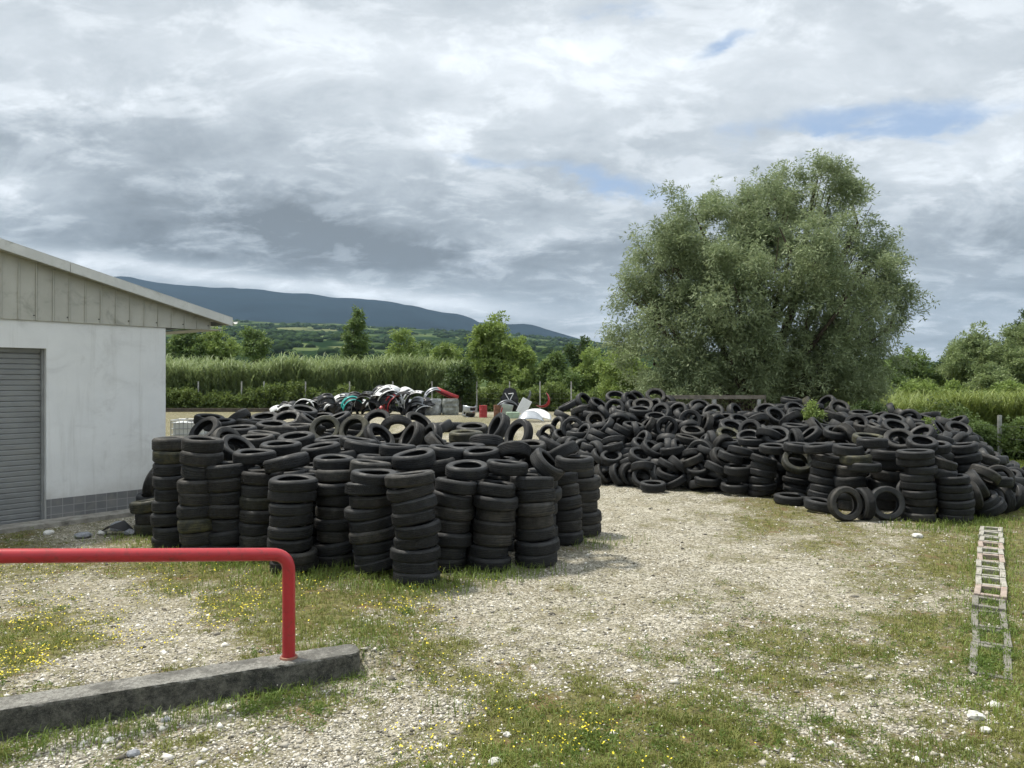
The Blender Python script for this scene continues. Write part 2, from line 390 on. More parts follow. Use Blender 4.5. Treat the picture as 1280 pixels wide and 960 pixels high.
def leaves_mesh(name, C, Dv, per, L, Wd, spread, twig, droop=.2, rs=None):
    """C cluster origins, Dv sprig directions: each sprig carries `per` pointed leaves along `twig` metres"""
    n = len(C); tt = RNG.random((n, per, 1)); d = unit(Dv)[:, None]
    side = RNG.normal(0, 1, (n, per, 3)); side = side-(side*d).sum(-1, keepdims=True)*d; side = unit(side)
    org = C[:, None]+d*tt*twig+np.array([0, 0, -1.])*tt**2*twig*droop+side*RNG.uniform(0, spread, (n, per, 1))
    ld = unit(d*.6+side*.9+RNG.normal(0, .35, (n, per, 3))+np.array([0, 0, -droop]))
    nn = unit(np.cross(ld, RNG.normal(0, 1, (n, per, 3)))); 
    Ls = L*RNG.uniform(.6, 1.3, (n, per, 1)); Ws = Wd*RNG.uniform(.7, 1.2, (n, per, 1))
    a = org; b = org+ld*Ls*.45+nn*Ws*.5; c = org+ld*Ls; e = org+ld*Ls*.45-nn*Ws*.5
    V = np.stack([a, b, c, e], 2).reshape(-1, 3); q = np.arange(n*per*4).reshape(-1, 4)
    r = (rs if rs is not None else RNG.random(n))[:, None]*.55+RNG.random((n, per))*.45
    return V, q, np.repeat(r.ravel(), 4)
def tree(name, label, x, y, lobes, n, per, L, Wd, lo, hi, trunk=.15, group=None, cat='tree', mname=None, z0=0., twig=.5, shell=.5, droop=.2, trans=.3, limbs=True, void=.42, tip=None, upk=.35, clump=14, csig=.23):
    """lobes: (dx, dy, z, rx, ry, rz) metres around (x, y)"""
    root = empty(name, (x, y, 0), label=label, cat=cat, group=group)
    lb = np.array(lobes, float); vol = (lb[:, 3]*lb[:, 4]+lb[:, 3]*lb[:, 5]); w_ = vol/vol.sum()
    li = RNG.choice(len(lb), n*2, p=w_); u = unit(RNG.normal(0, 1, (n*2, 3))); rad = shell+(1.03-shell)*RNG.random((n*2, 1))**.6
    # lumpy, uneven shells
    lump = 1+.20*np.sin(u[:, :1]*5+li[:, None])*np.cos(u[:, 1:2]*6+li[:, None]*2)+.14*np.sin(u[:, 2:3]*9+u[:, :1]*7+li[:, None])
    nc = max(12, n//clump); cid = RNG.integers(0, nc, n*2); mr = float(np.mean(lb[:, 3]))
    C = (lb[li, :3]+u*lb[li, 3:6]*rad*lump); C = C[:nc][cid]+RNG.normal(0, 1, (n*2, 3))*mr*csig*RNG.uniform(.5, 1.3, (nc, 1))[cid]; u = unit(u[:nc][cid]+RNG.normal(0, .45, (n*2, 3)))
    s_ = 2.2/np.mean(lb[:, 3]); dn = fbm(C[:, 0]+C[:, 2]*.7, C[:, 1]+C[:, 2]*.9, s_, 3, int(abs(x)*7) % 90)
    ok = (dn > void*.8*RNG.uniform(.8, 1.15, len(dn))) & (C[:, 2] > z0); C = C[ok][:n]; u = u[ok][:n]
    Dv = u+np.array([0, 0, upk])+RNG.normal(0, .45, C.shape)
    rs = np.clip(RNG.random(nc)[cid][ok][:n]*.75+RNG.random(len(C))*.25, 0, 1)
    V, q, r = leaves_mesh('crown', C, Dv, per, L, Wd, twig*.22, twig, droop, rs)
    link('crown', mesh_np('crown', V, q, attrs={'r': r}), leaf_mat(mname or name, lo, hi, trans, tip), root)
    mb = MB(); top = max(.5, float(lb[:, 2].min())*.8)
    mb.tube([(0, 0, -.1), (.03*top, 0, top*.5), (0, .02*top, top)], [trunk*1.25, trunk, trunk*.8], 9)
    if limbs:
        for q_ in lb:
            e = Vector(q_[:3]); s = Vector((0, 0, top*RNG.uniform(.6, 1))); mid = s.lerp(e, .5)+Vector(RNG.normal(0, .12, 3))*q_[3]
            mb.tube([s, mid, e, e+Vector((RNG.normal(0, .3), RNG.normal(0, .3), .6))*q_[5]], [trunk*.55, trunk*.35, trunk*.2, trunk*.05], 6)
            for k_ in range(4):
                v = Vector(unit(RNG.normal(0, 1, 3)))*.8; tgt = e+Vector((v.x*q_[3], v.y*q_[4], v.z*q_[5]))
                mb.tube([mid.lerp(e, RNG.random()), mid.lerp(tgt, .6), tgt], [trunk*.2, trunk*.1, trunk*.03], 5)
    mb.build('trunk', mat('bark', (.10, .08, .06), .9, var=.35, scale=8, bump=.5, bscale=30), root, smooth=True)
    return root
def lob(px, py, rx, ry, Y, x, yoff=0, rdep=None):
    k_ = Y/FPX; return (X_at(px, Y)-x, yoff, Z_at(py, Y), rx*k_, (rdep if rdep is not None else rx)*k_, ry*k_)

# the big willow
WY = 27.; wx_ = X_at(950, WY)
wl = [lob(945, 385, 115, 105, WY, wx_, 0, 90), lob(1030, 285, 60, 66, WY, wx_, .3, 60), lob(1020, 240, 38, 30, WY, wx_, .2, 35), lob(880, 300, 75, 50, WY, wx_, -.2, 60),
      lob(835, 320, 45, 62, WY, wx_, 0, 45), lob(812, 395, 36, 62, WY, wx_, 0, 45), lob(815, 455, 36, 36, WY, wx_, -.3), lob(1072, 280, 32, 40, WY, wx_, 0),
      lob(1075, 350, 42, 42, WY, wx_, .2), lob(1085, 390, 36, 36, WY, wx_, 0), lob(1105, 410, 28, 15, WY, wx_, -.4), lob(1112, 368, 22, 11, WY, wx_, .2),
      lob(900, 455, 80, 42, WY, wx_, -1.4, 50), lob(1010, 455, 75, 45, WY, wx_, -1.2, 50), lob(1065, 450, 42, 42, WY, wx_, -.4), lob(960, 330, 70, 50, WY, wx_, -2.2, 40),
      lob(900, 390, 55, 40, WY, wx_, -2.4, 30), lob(1020, 385, 50, 42, WY, wx_, -2.4, 30), lob(1098, 320, 20, 26, WY, wx_, 0), lob(880, 484, 75, 22, WY, wx_, -.9, 60), lob(1005, 484, 85, 22, WY, wx_, -.8, 60), lob(950, 490, 90, 18, WY, wx_, .8, 60), lob(960, 258, 45, 24, WY, wx_, 0)]
tree('willow_tree', 'huge round grey-green willow standing right behind the big tyre heap', wx_, WY, wl, 12500, 26, .14, .038, (.090, .128, .058), (.36, .43, .235),
     trunk=.28, mname='willow_leaf', z0=1.3, twig=.55, shell=.50, droop=.25, trans=.3, clump=20, csig=.15, void=.46, tip=(.34, .38, .27))

def simple_tree(name, label, px, top, bot, wpx, Y, n, per, L, Wd, lo, hi, mname, **k):
    x = X_at(px, Y); cy = (top+bot)/2; h = (bot-top)/2
    r_ = random.Random(int(px*13+top)); lobes = []
    m = k.pop('m', 6)
    for i in range(m):
        f = i/(m-1) if m > 1 else .5
        ww = wpx/2*(math.sin(math.pi*min(.97, f*.8+.12))**.7)
        py = bot-h*.25-(bot-top)*f*.78
        lobes.append(lob(px+r_.uniform(-.45, .45)*ww, py, ww*r_.uniform(.55, .8), h*r_.uniform(.28, .42), Y, x, r_.uniform(-.3, .3)*ww*Y/FPX))
    return tree(name, label, x, Y, lobes, n, per, L, Wd, lo, hi, mname=mname, **k)
G_LIME = ((.12, .18, .042), (.30, .39, .11)); G_MID = ((.080, .132, .040), (.21, .29, .092)); G_DARK = ((.036, .064, .022), (.10, .15, .045)); G_GREY = ((.115, .165, .065), (.31, .38, .165))
TG = 'trees beyond the yard fence'
BG = [
('broadleaf_tree', 'tall lime-green tree rising above the hedge between the junk and the mountain', 617, 404, 480, 74, 74, 900, 26, .34, .16, G_LIME, 'lime_leaf', 8),
('broadleaf_tree', 'slim upright tree poking above the reeds, in front of the green hills', 440, 398, 455, 34, 92, 420, 24, .36, .16, G_MID, 'mid_leaf', 6),
('broadleaf_tree', 'small narrow tree above the reeds nearest the white building', 318, 413, 455, 26, 92, 260, 22, .36, .16, G_MID, 'mid_leaf', 5),
('willow_bush', 'pale lime rounded bush rising over the right end of the reeds', 497, 426, 468, 52, 84, 560, 24, .32, .12, G_LIME, 'lime_leaf', 5),
('willow_bush', 'dark low bush beside the pale lime bush, over the reeds', 528, 434, 468, 34, 90, 280, 22, .34, .14, G_MID, 'mid_leaf', 4),
('broadleaf_tree', 'wide bushy tree behind the reeds beside the building corner', 232, 409, 458, 62, 84, 620, 24, .34, .15, G_MID, 'mid_leaf', 6),
('broadleaf_tree', 'rounded light green tree behind the reeds, second from the building', 272, 415, 458, 58, 86, 560, 24, .34, .15, G_LIME, 'mid_lime_leaf', 6),
('round_bush', 'round dark bush standing at the fence behind the grey wrapped bales', 575, 458, 506, 46, 66, 480, 24, .28, .15, G_DARK, 'dark_leaf', 5),
('willow_bush', 'broad light green bush left of the tall lime-green tree', 562, 430, 500, 66, 76, 800, 24, .30, .11, G_LIME, 'lime_leaf', 6),
('willow_bush', 'dense hedge-like bush between the tall lime tree and the fence post', 655, 436, 504, 60, 72, 800, 24, .30, .12, G_MID, 'mid_lime_leaf', 6),
('willow_bush', 'dark green bush in front of the hedge, near the white car bonnet', 692, 452, 506, 50, 70, 640, 24, .30, .13, G_MID, 'mid_leaf', 5),
('broadleaf_tree', 'small dark round-topped tree in the middle distance left of the willow', 726, 427, 465, 34, 100, 320, 24, .38, .17, G_DARK, 'dark_leaf', 5),
('willow_bush', 'wide pale bush under the small dark tree, left of the willow', 735, 446, 500, 66, 72, 760, 24, .30, .12, G_LIME, 'lime_leaf', 6),
('willow_bush', 'yellow-green bush touching the left skirt of the big willow', 782, 438, 500, 62, 58, 760, 24, .26, .11, G_LIME, 'lime_leaf', 6),
('broadleaf_tree', 'large rounded willow-like tree at the right, second from the picture edge', 1222, 418, 500, 78, 60, 1500, 26, .22, .085, G_GREY, 'grey_leaf', 7),
('broadleaf_tree', 'large rounded grey-green tree cut by the right edge of the picture', 1275, 412, 500, 74, 58, 1300, 26, .22, .085, G_GREY, 'grey_leaf', 7),
('dark_tree', 'tall dark tree top showing over the rounded trees at the right edge', 1287, 392, 470, 40, 78, 420, 24, .30, .13, G_DARK, 'dark_leaf', 6),
('round_bush', 'rounded bush standing in front of the large grey-green trees', 1236, 462, 502, 46, 48, 620, 26, .17, .075, G_GREY, 'grey_leaf', 5),
('dark_tree', 'dark narrow tree in the gap between the willow and the rounded trees', 1186, 448, 492, 36, 80, 420, 24, .28, .12, G_DARK, 'dark_leaf', 5),
('broadleaf_tree', 'bushy tree just right of the big willow, top level with the gap', 1142, 444, 498, 62, 62, 780, 24, .24, .10, G_MID, 'mid_leaf', 6),
('broadleaf_tree', 'low green tree directly behind the right skirt of the willow', 1100, 446, 502, 60, 56, 760, 24, .24, .10, G_MID, 'mid_leaf', 6),
]
for nm, lb_, px, tp, bt, wp, Y, n, per, L, Wd, g, mn, m in BG:
    simple_tree(nm, lb_, px, tp, bt+4, wp, Y, n, per, L, Wd, g[0], g[1], mn, m=m, group=TG, trunk=.18, twig=L*2.6, shell=.35, void=.36, trans=.3, z0=.0)
SG = 'shrubs at the right fence'
for i, (lb_, px, tp, bt, wp, Y, g, mn) in enumerate([
    ('yellow-green shrub in the row behind the willow skirt, nearest the tree', 1090, 478, 512, 70, 44, G_LIME, 'lime_leaf'),
    ('bright yellow-green shrub below the gap in the far trees', 1150, 482, 515, 70, 46, G_LIME, 'lime_leaf'),
    ('yellow-green shrub under the dark narrow tree', 1190, 490, 518, 56, 46, G_LIME, 'lime_leaf'),
    ('bright shrub below the rounded trees at the picture edge', 1262, 486, 520, 76, 44, G_LIME, 'mid_lime_leaf'),
    ('leafy dark shrub beside the white fence post, right of the heap', 1232, 530, 578, 52, 26.5, G_MID, 'mid_leaf'),
    ('leafy dark shrub on the fence at the right edge of the picture', 1278, 527, 580, 60, 25.5, G_MID, 'mid_leaf'),
    ('leafy shrub creeping over the back of the heap\'s right end', 1200, 520, 566, 50, 29, G_MID, 'mid_leaf')]):
    simple_tree('shrub', lb_, px, tp, bt, wp, Y, 700 if i > 3 else 600, 20, .10 if i > 3 else .2, .055 if i > 3 else .09, g[0], g[1], mn, m=6, group=SG, cat='shrub', trunk=.05, twig=.35 if i > 3 else .5, shell=.3, void=.3)
simple_tree('bramble', 'small bramble bush growing through tyres on top of the big heap', 1088, 506, 528, 40, 21.3, 420, 14, .07, .045, *G_DARK, 'dark_leaf', m=5, cat='shrub', trunk=.03, twig=.25, shell=.2, void=.3, z0=1.2)
simple_tree('weed_clump', 'pale green weeds sprouting among tyres under the willow', 1022, 508, 525, 22, 19.8, 140, 12, .07, .03, *G_LIME, 'lime_leaf', m=3, cat='plant', trunk=.02, twig=.22, shell=.1, void=.2, z0=1.2)
simple_tree('weed_clump', 'single light green weed sprouting on the heap\'s right side', 1161, 529, 543, 12, 17.2, 50, 12, .06, .03, *G_LIME, 'lime_leaf', m=2, cat='plant', trunk=.015, twig=.18, shell=.1, void=.1, z0=1.2)

# ------------------------------------------------------------------ reeds, undergrowth (stuff)
def reeds(name, label, poly_fn, n, hlo, hhi, L, Wd, lo, hi, mn, plume=None):
    P = poly_fn(n); n = len(P); hgt = hlo+(hhi-hlo)*np.clip((fbm(P[:, 0], P[:, 1], .35, 3, 80)-.5)*1.5+.5+(RNG.random(n)-.5)*.5, 0, 1)
    lean = RNG.normal(0, .09, (n, 2)); per = 11
    tt = (np.arange(per)/per)[None, :, None]*.8+.2*RNG.random((n, per, 1))+.0
    base = np.concatenate([P, np.zeros((n, 1))], 1)[:, None]; top = np.concatenate([lean*hgt[:, None], hgt[:, None]], 1)[:, None]
    o = base+top*tt; a = RNG.uniform(0, 2*np.pi, (n, per, 1)); d = np.concatenate([np.cos(a), np.sin(a), np.full_like(a, 1.5)], -1); d = unit(d)
    side = np.concatenate([-np.sin(a), np.cos(a), np.zeros_like(a)], -1)
    Ls = L*RNG.uniform(.6, 1.2, (n, per, 1)); m = o+d*Ls*.55; e = o+d*Ls*.85+np.concatenate([np.cos(a), np.sin(a), np.full_like(a, -.1)], -1)*Ls*.3
    V = np.stack([o-side*Wd*.3, o+side*Wd*.3, m+side*Wd*.5, m-side*Wd*.5, e], 2).reshape(-1, 3)
    b_ = np.arange(n*per)[:, None]*5; q = np.concatenate([b_, b_+1, b_+2, b_+3], 1); tr = np.concatenate([b_+3, b_+2, b_+4], 1)
    r = np.repeat((RNG.random(n)[:, None]*.5+RNG.random((n, per))*.5).ravel(), 5)
    return tag(link(name, mesh_np(name, V, q, tr, attrs={'r': r}), leaf_mat(mn, lo, hi, .3)), label, 'reeds', kind='stuff')
def band(u0, u1, y0, y1):
    def f(n):
        Y = y0+(y1-y0)*RNG.random(n)**1.6; u = RNG.uniform(u0, u1, n); return np.stack([(u-640)/FPX*Y, Y], 1)
    return f
reeds('reed_bed', 'tall green reeds forming a wall behind the yard', band(150, 575, 68, 82), 9500, 3.4, 5.2, .95, .075, (.12, .17, .065), (.30, .37, .16), 'reed_leaf')
reeds('reed_bed', 'pale green reeds and grasses beyond the right-hand fence', band(1050, 1420, 31, 58), 12000, .5, 2.1, .7, .035, (.11, .15, .035), (.27, .33, .09), 'reed_pale')
def stuff_leaves(name, label, cat, pts, dirs, per, L, Wd, tw, lo, hi, mn, droop=.2):
    V, q, r = leaves_mesh(name, pts, dirs, per, L, Wd, tw*.3, tw, droop)
    return tag(link(name, mesh_np(name, V, q, attrs={'r': r}), leaf_mat(mn, lo, hi)), label, cat, kind='stuff')
n = 7000; u = RNG.uniform(160, 780, n); Y = RNG.uniform(66.6, 69, n); hh = np.interp(u, [160, 320, 430, 520, 600, 780], [1.9, 1.6, 1.9, 1.3, 1.7, 2.1])*(.25+1.4*fbm(u*.1, Y*0, .5, 4, 4))
C = np.stack([(u-640)/FPX*Y, Y, hh*RNG.random(n)**.7], 1)
stuff_leaves('fence_undergrowth', 'dark leafy undergrowth tangled along the far wire fence', 'undergrowth', C, RNG.normal(0, 1, (n, 3))+np.array([0, -.4, .5]), 14, .22, .13, .5, (.085, .125, .036), (.22, .29, .08), 'under_leaf')
n = 6000; YY = RNG.uniform(22, 60, n); xf = 17.3-(YY-22)*.235+RNG.uniform(-.3, 3.2, n)
C = np.stack([xf, YY, RNG.random(n)**.8*1.25*np.clip(fbm(xf, YY, .7, 3, 8)*3.2-1.0, .08, 1.5)], 1)
stuff_leaves('fence_undergrowth', 'leafy green undergrowth along the right-hand wire fence', 'undergrowth', C, RNG.normal(0, 1, (n, 3))+np.array([0, -.4, .5]), 14, .13, .07, .35, (.035, .06, .015), (.12, .17, .04), 'under_bright')

# ------------------------------------------------------------------ fences
pm = mat('fence_concrete', (.42, .42, .40), .9, var=.2, scale=6); wm = mat('fence_wire', (.25, .26, .26), .5, .6)
def fence(label, pts, hgt, wires=True):
    f = empty('wire_fence', (pts[0][0], pts[0][1], 0), label=label, cat='fence')
    o0 = Vector((pts[0][0], pts[0][1], 0))
    for x, y in pts:
        MB().box((x-o0.x, y-o0.y, hgt/2), (.10, .10, hgt)).build('post', pm, f)
    for h in (.35, .75, 1.15, 1.55):
        if h < hgt:
            mb = MB(); mb.tube([Vector((x, y, h))-o0 for x, y in pts], .006, 4); mb.build('wire', wm, f)
    return f
fp = [(X_at(px, Y), Y) for px, Y in ((205, 68), (248, 67.6), (302, 67), (330, 67), (382, 66.6), (437, 66.4), (491, 66.2), (540, 66), (560, 66), (596, 65.8), (637, 65.6), (675, 65.4), (714, 65.2), (760, 65), (800, 64.5))]
fence('low wire fence with thin pale posts along the far side of the yard', fp, 2.6)
fp = [(16.6, 23.0), (16.3, 25.7), (15.7, 28.3), (15.1, 31), (14.5, 34), (13.9, 37), (13.3, 40), (12.6, 43.5), (11.9, 47), (11.2, 51), (10.5, 55), (9.8, 60)]
fence('wire fence with pale concrete posts running back along the right-hand meadow', fp, 1.5)
lw = MB(); lw.box((X_at(270, 65), 65.6, .14), (16, .25, .34)).build('low_wall', mat('dark_timber', (.09, .075, .06), .9, var=.3), None)
tag(bpy.data.objects['low_wall'], 'long low dark edging wall at the foot of the reeds, beside the building', 'wall')

# ------------------------------------------------------------------ workshop building
CX, CY = -7.24, 16.07; D2 = (.6257, .7801)            # visible corner and direction of the gable wall (towards the corner and beyond)
bl = empty('workshop_building', (CX, CY, 0), math.atan2(D2[1], D2[0]), label='white plastered workshop with grey panelled gable and roller door', cat='building')
# local frame: +x along the wall to the eave, +y away from the camera, z up; wall runs to negative x
def top_z(s): return 4.33-.247*s if False else 4.02+.247*(1.39-s)
JX = -2.27; DT = 3.25; BACK = 11.; LEFT = -15.5; DL = -6.2
plaster = mat('white_plaster', (.78, .795, .79), .9, var=.04, scale=1.5, bump=.35, bscale=60, dirt=(.42, .42, .40), dirt_amt=.35, dscale=1.3)
t = NT(plaster.node_tree); p = t.n['Principled BSDF']; co_ = t.new('ShaderNodeTexCoord').outputs['Object']; mp_ = t.new('ShaderNodeMapping'); mp_.inputs['Scale'].default_value = (3.2, 3.2, .22); t.l.new(co_, mp_.inputs[0])
old_ = p.inputs['Base Color'].links[0].from_socket; sx_ = t.new('ShaderNodeSeparateXYZ'); t.l.new(co_, sx_.inputs[0])
st_c = t.mix(t.ramp(t.noise(mp_.outputs[0], 1.6, 6, .7), .50, .75, 0, .35), old_, (.45, .45, .42))
splash = t.ramp(t.m('ADD', sx_.outputs[2], t.m('MULTIPLY', t.noise(co_, 3, 5, .7), .5)), 1.05, .55, 0, .35)
t.put(p.inputs['Base Color'], t.mix(splash, st_c, (.42, .39, .33)))
wl_ = MB(); th = .30; WT = 3.80
wl_.box(((JX+0)/2, th/2, WT/2), (-JX, th, WT)); wl_.box(((DL+JX)/2, th/2, (DT+WT)/2), (JX-DL, th, WT-DT)); wl_.box(((LEFT+DL)/2, th/2, WT/2), (DL-LEFT, th, WT))
wl_.box((-th/2, (BACK+th)/2, WT/2), (th, BACK-th, WT)); wl_.box(((LEFT)/2, BACK+th/2, WT/2), (-LEFT, th, WT)); wl_.box((LEFT+th/2, (BACK+th)/2, WT/2), (th, BACK-th, WT))
wo = wl_.build('wall', plaster, bl)
# the gable wall above eaves height, behind the panels
g = MB(); zc = lambda s: top_z(s)-.16
g.add([(LEFT, .05, WT+.002), (0, .05, WT+.002), (0, .05, zc(0)), (-7.2, .05, zc(-7.2)), (LEFT, .05, zc(1.1))]+[(LEFT, .25, WT+.002), (0, .25, WT+.002), (0, .25, zc(0)), (-7.2, .25, zc(-7.2)), (LEFT, .25, zc(1.1))],
      [(0, 1, 2, 3, 4), (9, 8, 7, 6, 5), (0, 5, 6, 1), (1, 6, 7, 2), (2, 7, 8, 3), (3, 8, 9, 4), (4, 9, 5, 0)]); g.build('gable_wall', plaster, bl)
# tile plinth
tm = bpy.data.materials.new('plinth_tiles'); tm.use_nodes = True; t = NT(tm.node_tree); p = t.n['Principled BSDF']
oc = t.new('ShaderNodeTexCoord').outputs['Object']; mp = t.new('ShaderNodeMapping'); mp.inputs['Rotation'].default_value = (R(90), 0, 0); t.l.new(oc, mp.inputs[0])
br = t.new('ShaderNodeTexBrick'); t.l.new(mp.outputs[0], br.inputs[0]); br.offset = 0
for nme, v in (('Scale', 1), ('Mortar Size', .006), ('Brick Width', .2), ('Row Height', .15)): br.inputs[nme].default_value = v
br.inputs['Color1'].default_value = (.20, .205, .21, 1); br.inputs['Color2'].default_value = (.15, .155, .16, 1); br.inputs['Mortar'].default_value = (.33, .33, .32, 1)
t.l.new(t.mix(t.ramp(t.noise(oc, 5, 5), .4, .8, 0, .5), br.outputs[0], (.30, .29, .26)), p.inputs['Base Color']); p.inputs['Roughness'].default_value = .5
pl = MB(); pl.box((JX/2+.006, -.012, .22), (-JX+.012, .024, .44)); pl.box((.012, 2.5, .22), (.024, 5.0, .44)); pl.build('plinth', tm, bl)
pl = MB(); pl.box(((LEFT+DL)/2, -.012, .22), (DL-LEFT, .024, .44)); pl.build('plinth', tm, bl)
# ribbed panels on the gable, carried 1 m past the corner
sheet = mat('grey_sheet', (.47, .47, .42), .55, var=.10, scale=1.2, dirt=(.16, .16, .13), dirt_amt=.45, dscale=2.5)
pn = MB(); x = .99; PW = .285
while x > LEFT:
    a, b_ = x-PW, x
    for (u0, u1, dy_) in ((a, b_-.035, -.030), (b_-.035, b_-.012, -.052), (b_-.012, b_, -.022)):
        f_ = lambda s: top_z(max(s, -2*7.2-s) if s < -7.2 else s)-.10
        zb0 = 3.76
        P_ = [(u0, dy_, zb0), (u1, dy_, zb0), (u1, dy_, max(zb0+.02, f_(u1))), (u0, dy_, max(zb0+.02, f_(u0)))]
        P_ += [(q[0], dy_+.02, q[2]) for q in P_]
        pn.add(P_, [(0, 1, 2, 3), (7, 6, 5, 4), (0, 4, 5, 1), (1, 5, 6, 2), (2, 6, 7, 3), (3, 7, 4, 0)])
    x -= PW
pn.build('gable_cladding', sheet, bl)
sc_ = MB()
for i in range(26):
    xx = .99-PW*i-.06
    if xx < -7: break
    if i % 2 == 0:
        sc_.lathe([(0, 0), (.012, 0), (.012, .012), (0, .012)], 8, (0, 0, 0)); 
        # bring the last lathe onto the sheet, facing the yard
        for q in range(len(sc_.v)-32, len(sc_.v)):
            a_, b2, c_ = sc_.v[q]; sc_.v[q] = (xx+a_, -.031-c_, 3.85+b2)
sc_.build('screw_heads', mat('dark_screw', (.05, .05, .05), .4, .5), bl)
# roof with verge trim
def roof_piece(mb, s0, s1, y0, y1, zo, thk):
    P_ = []
    for yy in (y0, y1):
        for s in (s0, s1):
            P_ += [(s, yy, top_z(s)+zo-thk), (s, yy, top_z(s)+zo)]
    mb.add(P_, [(0, 1, 3, 2), (4, 6, 7, 5), (0, 4, 5, 1), (2, 3, 7, 6), (1, 5, 7, 3), (0, 2, 6, 4)])
rf = MB(); roof_piece(rf, -7.2, 1.40, -.20, BACK+.6, 0, .045)
P_ = []
for yy in (-.20, BACK+.6):
    for s in (-15.8, -7.202): P_ += [(s, yy, top_z(-14.4-s)-.045), (s, yy, top_z(-14.4-s))]
rf.add(P_, [(0, 1, 3, 2), (4, 6, 7, 5), (0, 4, 5, 1), (2, 3, 7, 6), (1, 5, 7, 3), (0, 2, 6, 4)])
rib = MB()
rf.build('roof', mat('roof_sheet', (.55, .56, .56), .35, .5, var=.08, scale=2), bl)
trim = mat('verge_metal', (.62, .63, .60), .4, .15, var=.08, scale=3, dirt=(.25, .25, .22), dirt_amt=.5, dscale=3)
vt = MB(); s_prev = None
for s0, s1 in ((-7.2, -4.2), (-4.19, -1.95), (-1.94, 1.40)): roof_piece(vt, s0, s1, -.235, -.203, .022, .175)
for s0, s1 in ((-7.2, -4.2), (-4.19, -1.95), (-1.94, 1.40)): roof_piece(vt, s0, s1, -.235, -.10, .032, .008)
vt.build('verge_trim', trim, bl)
sf = MB(); roof_piece(sf, -7.2, 1.36, -.20, -.056, -.135, .02); sf.build('soffit', sheet, bl)
ef = MB(); ef.box((1.30, 5.2, top_z(1.3)-.11), (.03, 10.5, .10)); ef.box((1.02, 5.2, 3.775), (.5, 10.5, .02)); ef.build('eave_board', sheet, bl)
gt = MB(); ga = [(math.cos(a)*.065, math.sin(a)*.065) for a in np.linspace(math.pi, 2*math.pi, 9)]+[(math.cos(a)*.058, math.sin(a)*.058) for a in np.linspace(2*math.pi, math.pi, 9)]
b0 = len(gt.v)
for yy in (-.22, BACK+.5):
    gt.v += [(1.475+a, yy, top_z(1.40)-.05+c) for a, c in ga]
m_ = len(ga); gt.f += [(j, (j+1) % m_, m_+(j+1) % m_, m_+j) for j in range(m_)]; gt.build('gutter', trim, bl, smooth=True)
# roller door
dm = mat('door_slats', (.27, .28, .28), .5, .2, var=.10, scale=2.2, bump=.1, bscale=30, dirt=(.30, .30, .28), dirt_amt=.6, dscale=2.2)
dr = MB(); z = .02; hs = .098
while z < DT-.05:
    dr.add([(DL+.04, .16, z), (JX-.04, .16, z), (JX-.04, .145, z+.012), (DL+.04, .145, z+.012), (JX-.04, .14, z+hs-.02), (DL+.04, .14, z+hs-.02), (JX-.04, .165, z+hs), (DL+.04, .165, z+hs)],
           [(0, 1, 2, 3), (3, 2, 4, 5), (5, 4, 6, 7)]); z += hs
do = dr.build('roller_door', dm, bl)
gd = MB(); gd.box((JX-.025, .13, DT/2), (.05, .08, DT)); gd.box((DL+.025, .13, DT/2), (.05, .08, DT)); gd.box(((DL+JX)/2, .15, DT-.03), (JX-DL-.1, .05, .06)); gd.build('guide_rail', mat('door_rail', (.30, .31, .31), .5, .3), do)
bk = MB(); bk.box(((DL+JX)/2, .24, DT/2), (JX-DL, .02, DT)); bk.build('door_backing', mat('door_dark', (.02, .02, .02), .9), do)
# concrete apron along the wall
conc = mat('old_concrete', (.30, .285, .25), .95, var=.25, scale=5, bump=.8, bscale=70, dirt=(.10, .095, .08), dirt_amt=.8, dscale=2.4)
ap = MB(); ap.box((-6.2, -.24, .03), (12.4, .48, .10)); apo = ap.build('pavement', conc, None, bevel=.012)
apo.location = (CX, CY, 0); apo.rotation_euler = (0, 0, math.atan2(D2[1], D2[0])); tag(apo, kind='structure')

# ------------------------------------------------------------------ low concrete wall with the red railing
E = Vector((WEX, WEY, 0)); dd = Vector((WD[0], WD[1], 0)); pp = Vector((-WD[1], WD[0], 0))
def wall_h(s): return float(np.interp(s, [0, 1, 2.6, 5.2], [.215, .22, .222, .21]))
cwm = bpy.data.materials.new('weathered_concrete'); cwm.use_nodes = True; t = NT(cwm.node_tree); p = t.n['Principled BSDF']
pos = t.new('ShaderNodeNewGeometry').outputs['Position']
c0 = t.mix(t.ramp(t.noise(pos, 34, 10, .88), .35, .65), (.13, .125, .11), (.52, .51, .46))
c0 = t.mix(t.ramp(t.noise(pos, 3.2, 8, .75, .4), .42, .62, 0, .75), c0, (.10, .098, .085))
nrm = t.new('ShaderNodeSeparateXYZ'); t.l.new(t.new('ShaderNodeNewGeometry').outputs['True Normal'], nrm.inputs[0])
c0 = t.mix(t.ramp(nrm.outputs[2], .5, .1, 0, .9), c0, t.mix(t.ramp(t.noise(pos, 9, 11, .9), .40, .62), (.018, .019, .016), (.21, .20, .165)))   # vertical faces mixed towards a darker mottled tone
c0 = t.mix(t.ramp(t.voro(pos, 70), .16, .08, 0, .5), c0, (.50, .49, .45))
t.put(p.inputs['Base Color'], c0); p.inputs['Roughness'].default_value = .95
b = t.new('ShaderNodeBump'); b.inputs['Strength'].default_value = 1; b.inputs['Distance'].default_value = .028
t.l.new(t.noise(pos, 42, 9, .85), b.inputs['Height']); t.l.new(b.outputs[0], p.inputs['Normal'])
NS = 140; ring = [(0, -.3), (0, .3), (0, .62), (0, .9), (.004, .985), (.014, 1.0), (.09, 1.0), (.15, 1.0), (.20, 1.0), (.265, 1.0), (.276, .985), (.28, .86), (.28, .4), (.28, -.3)]
V = []; 
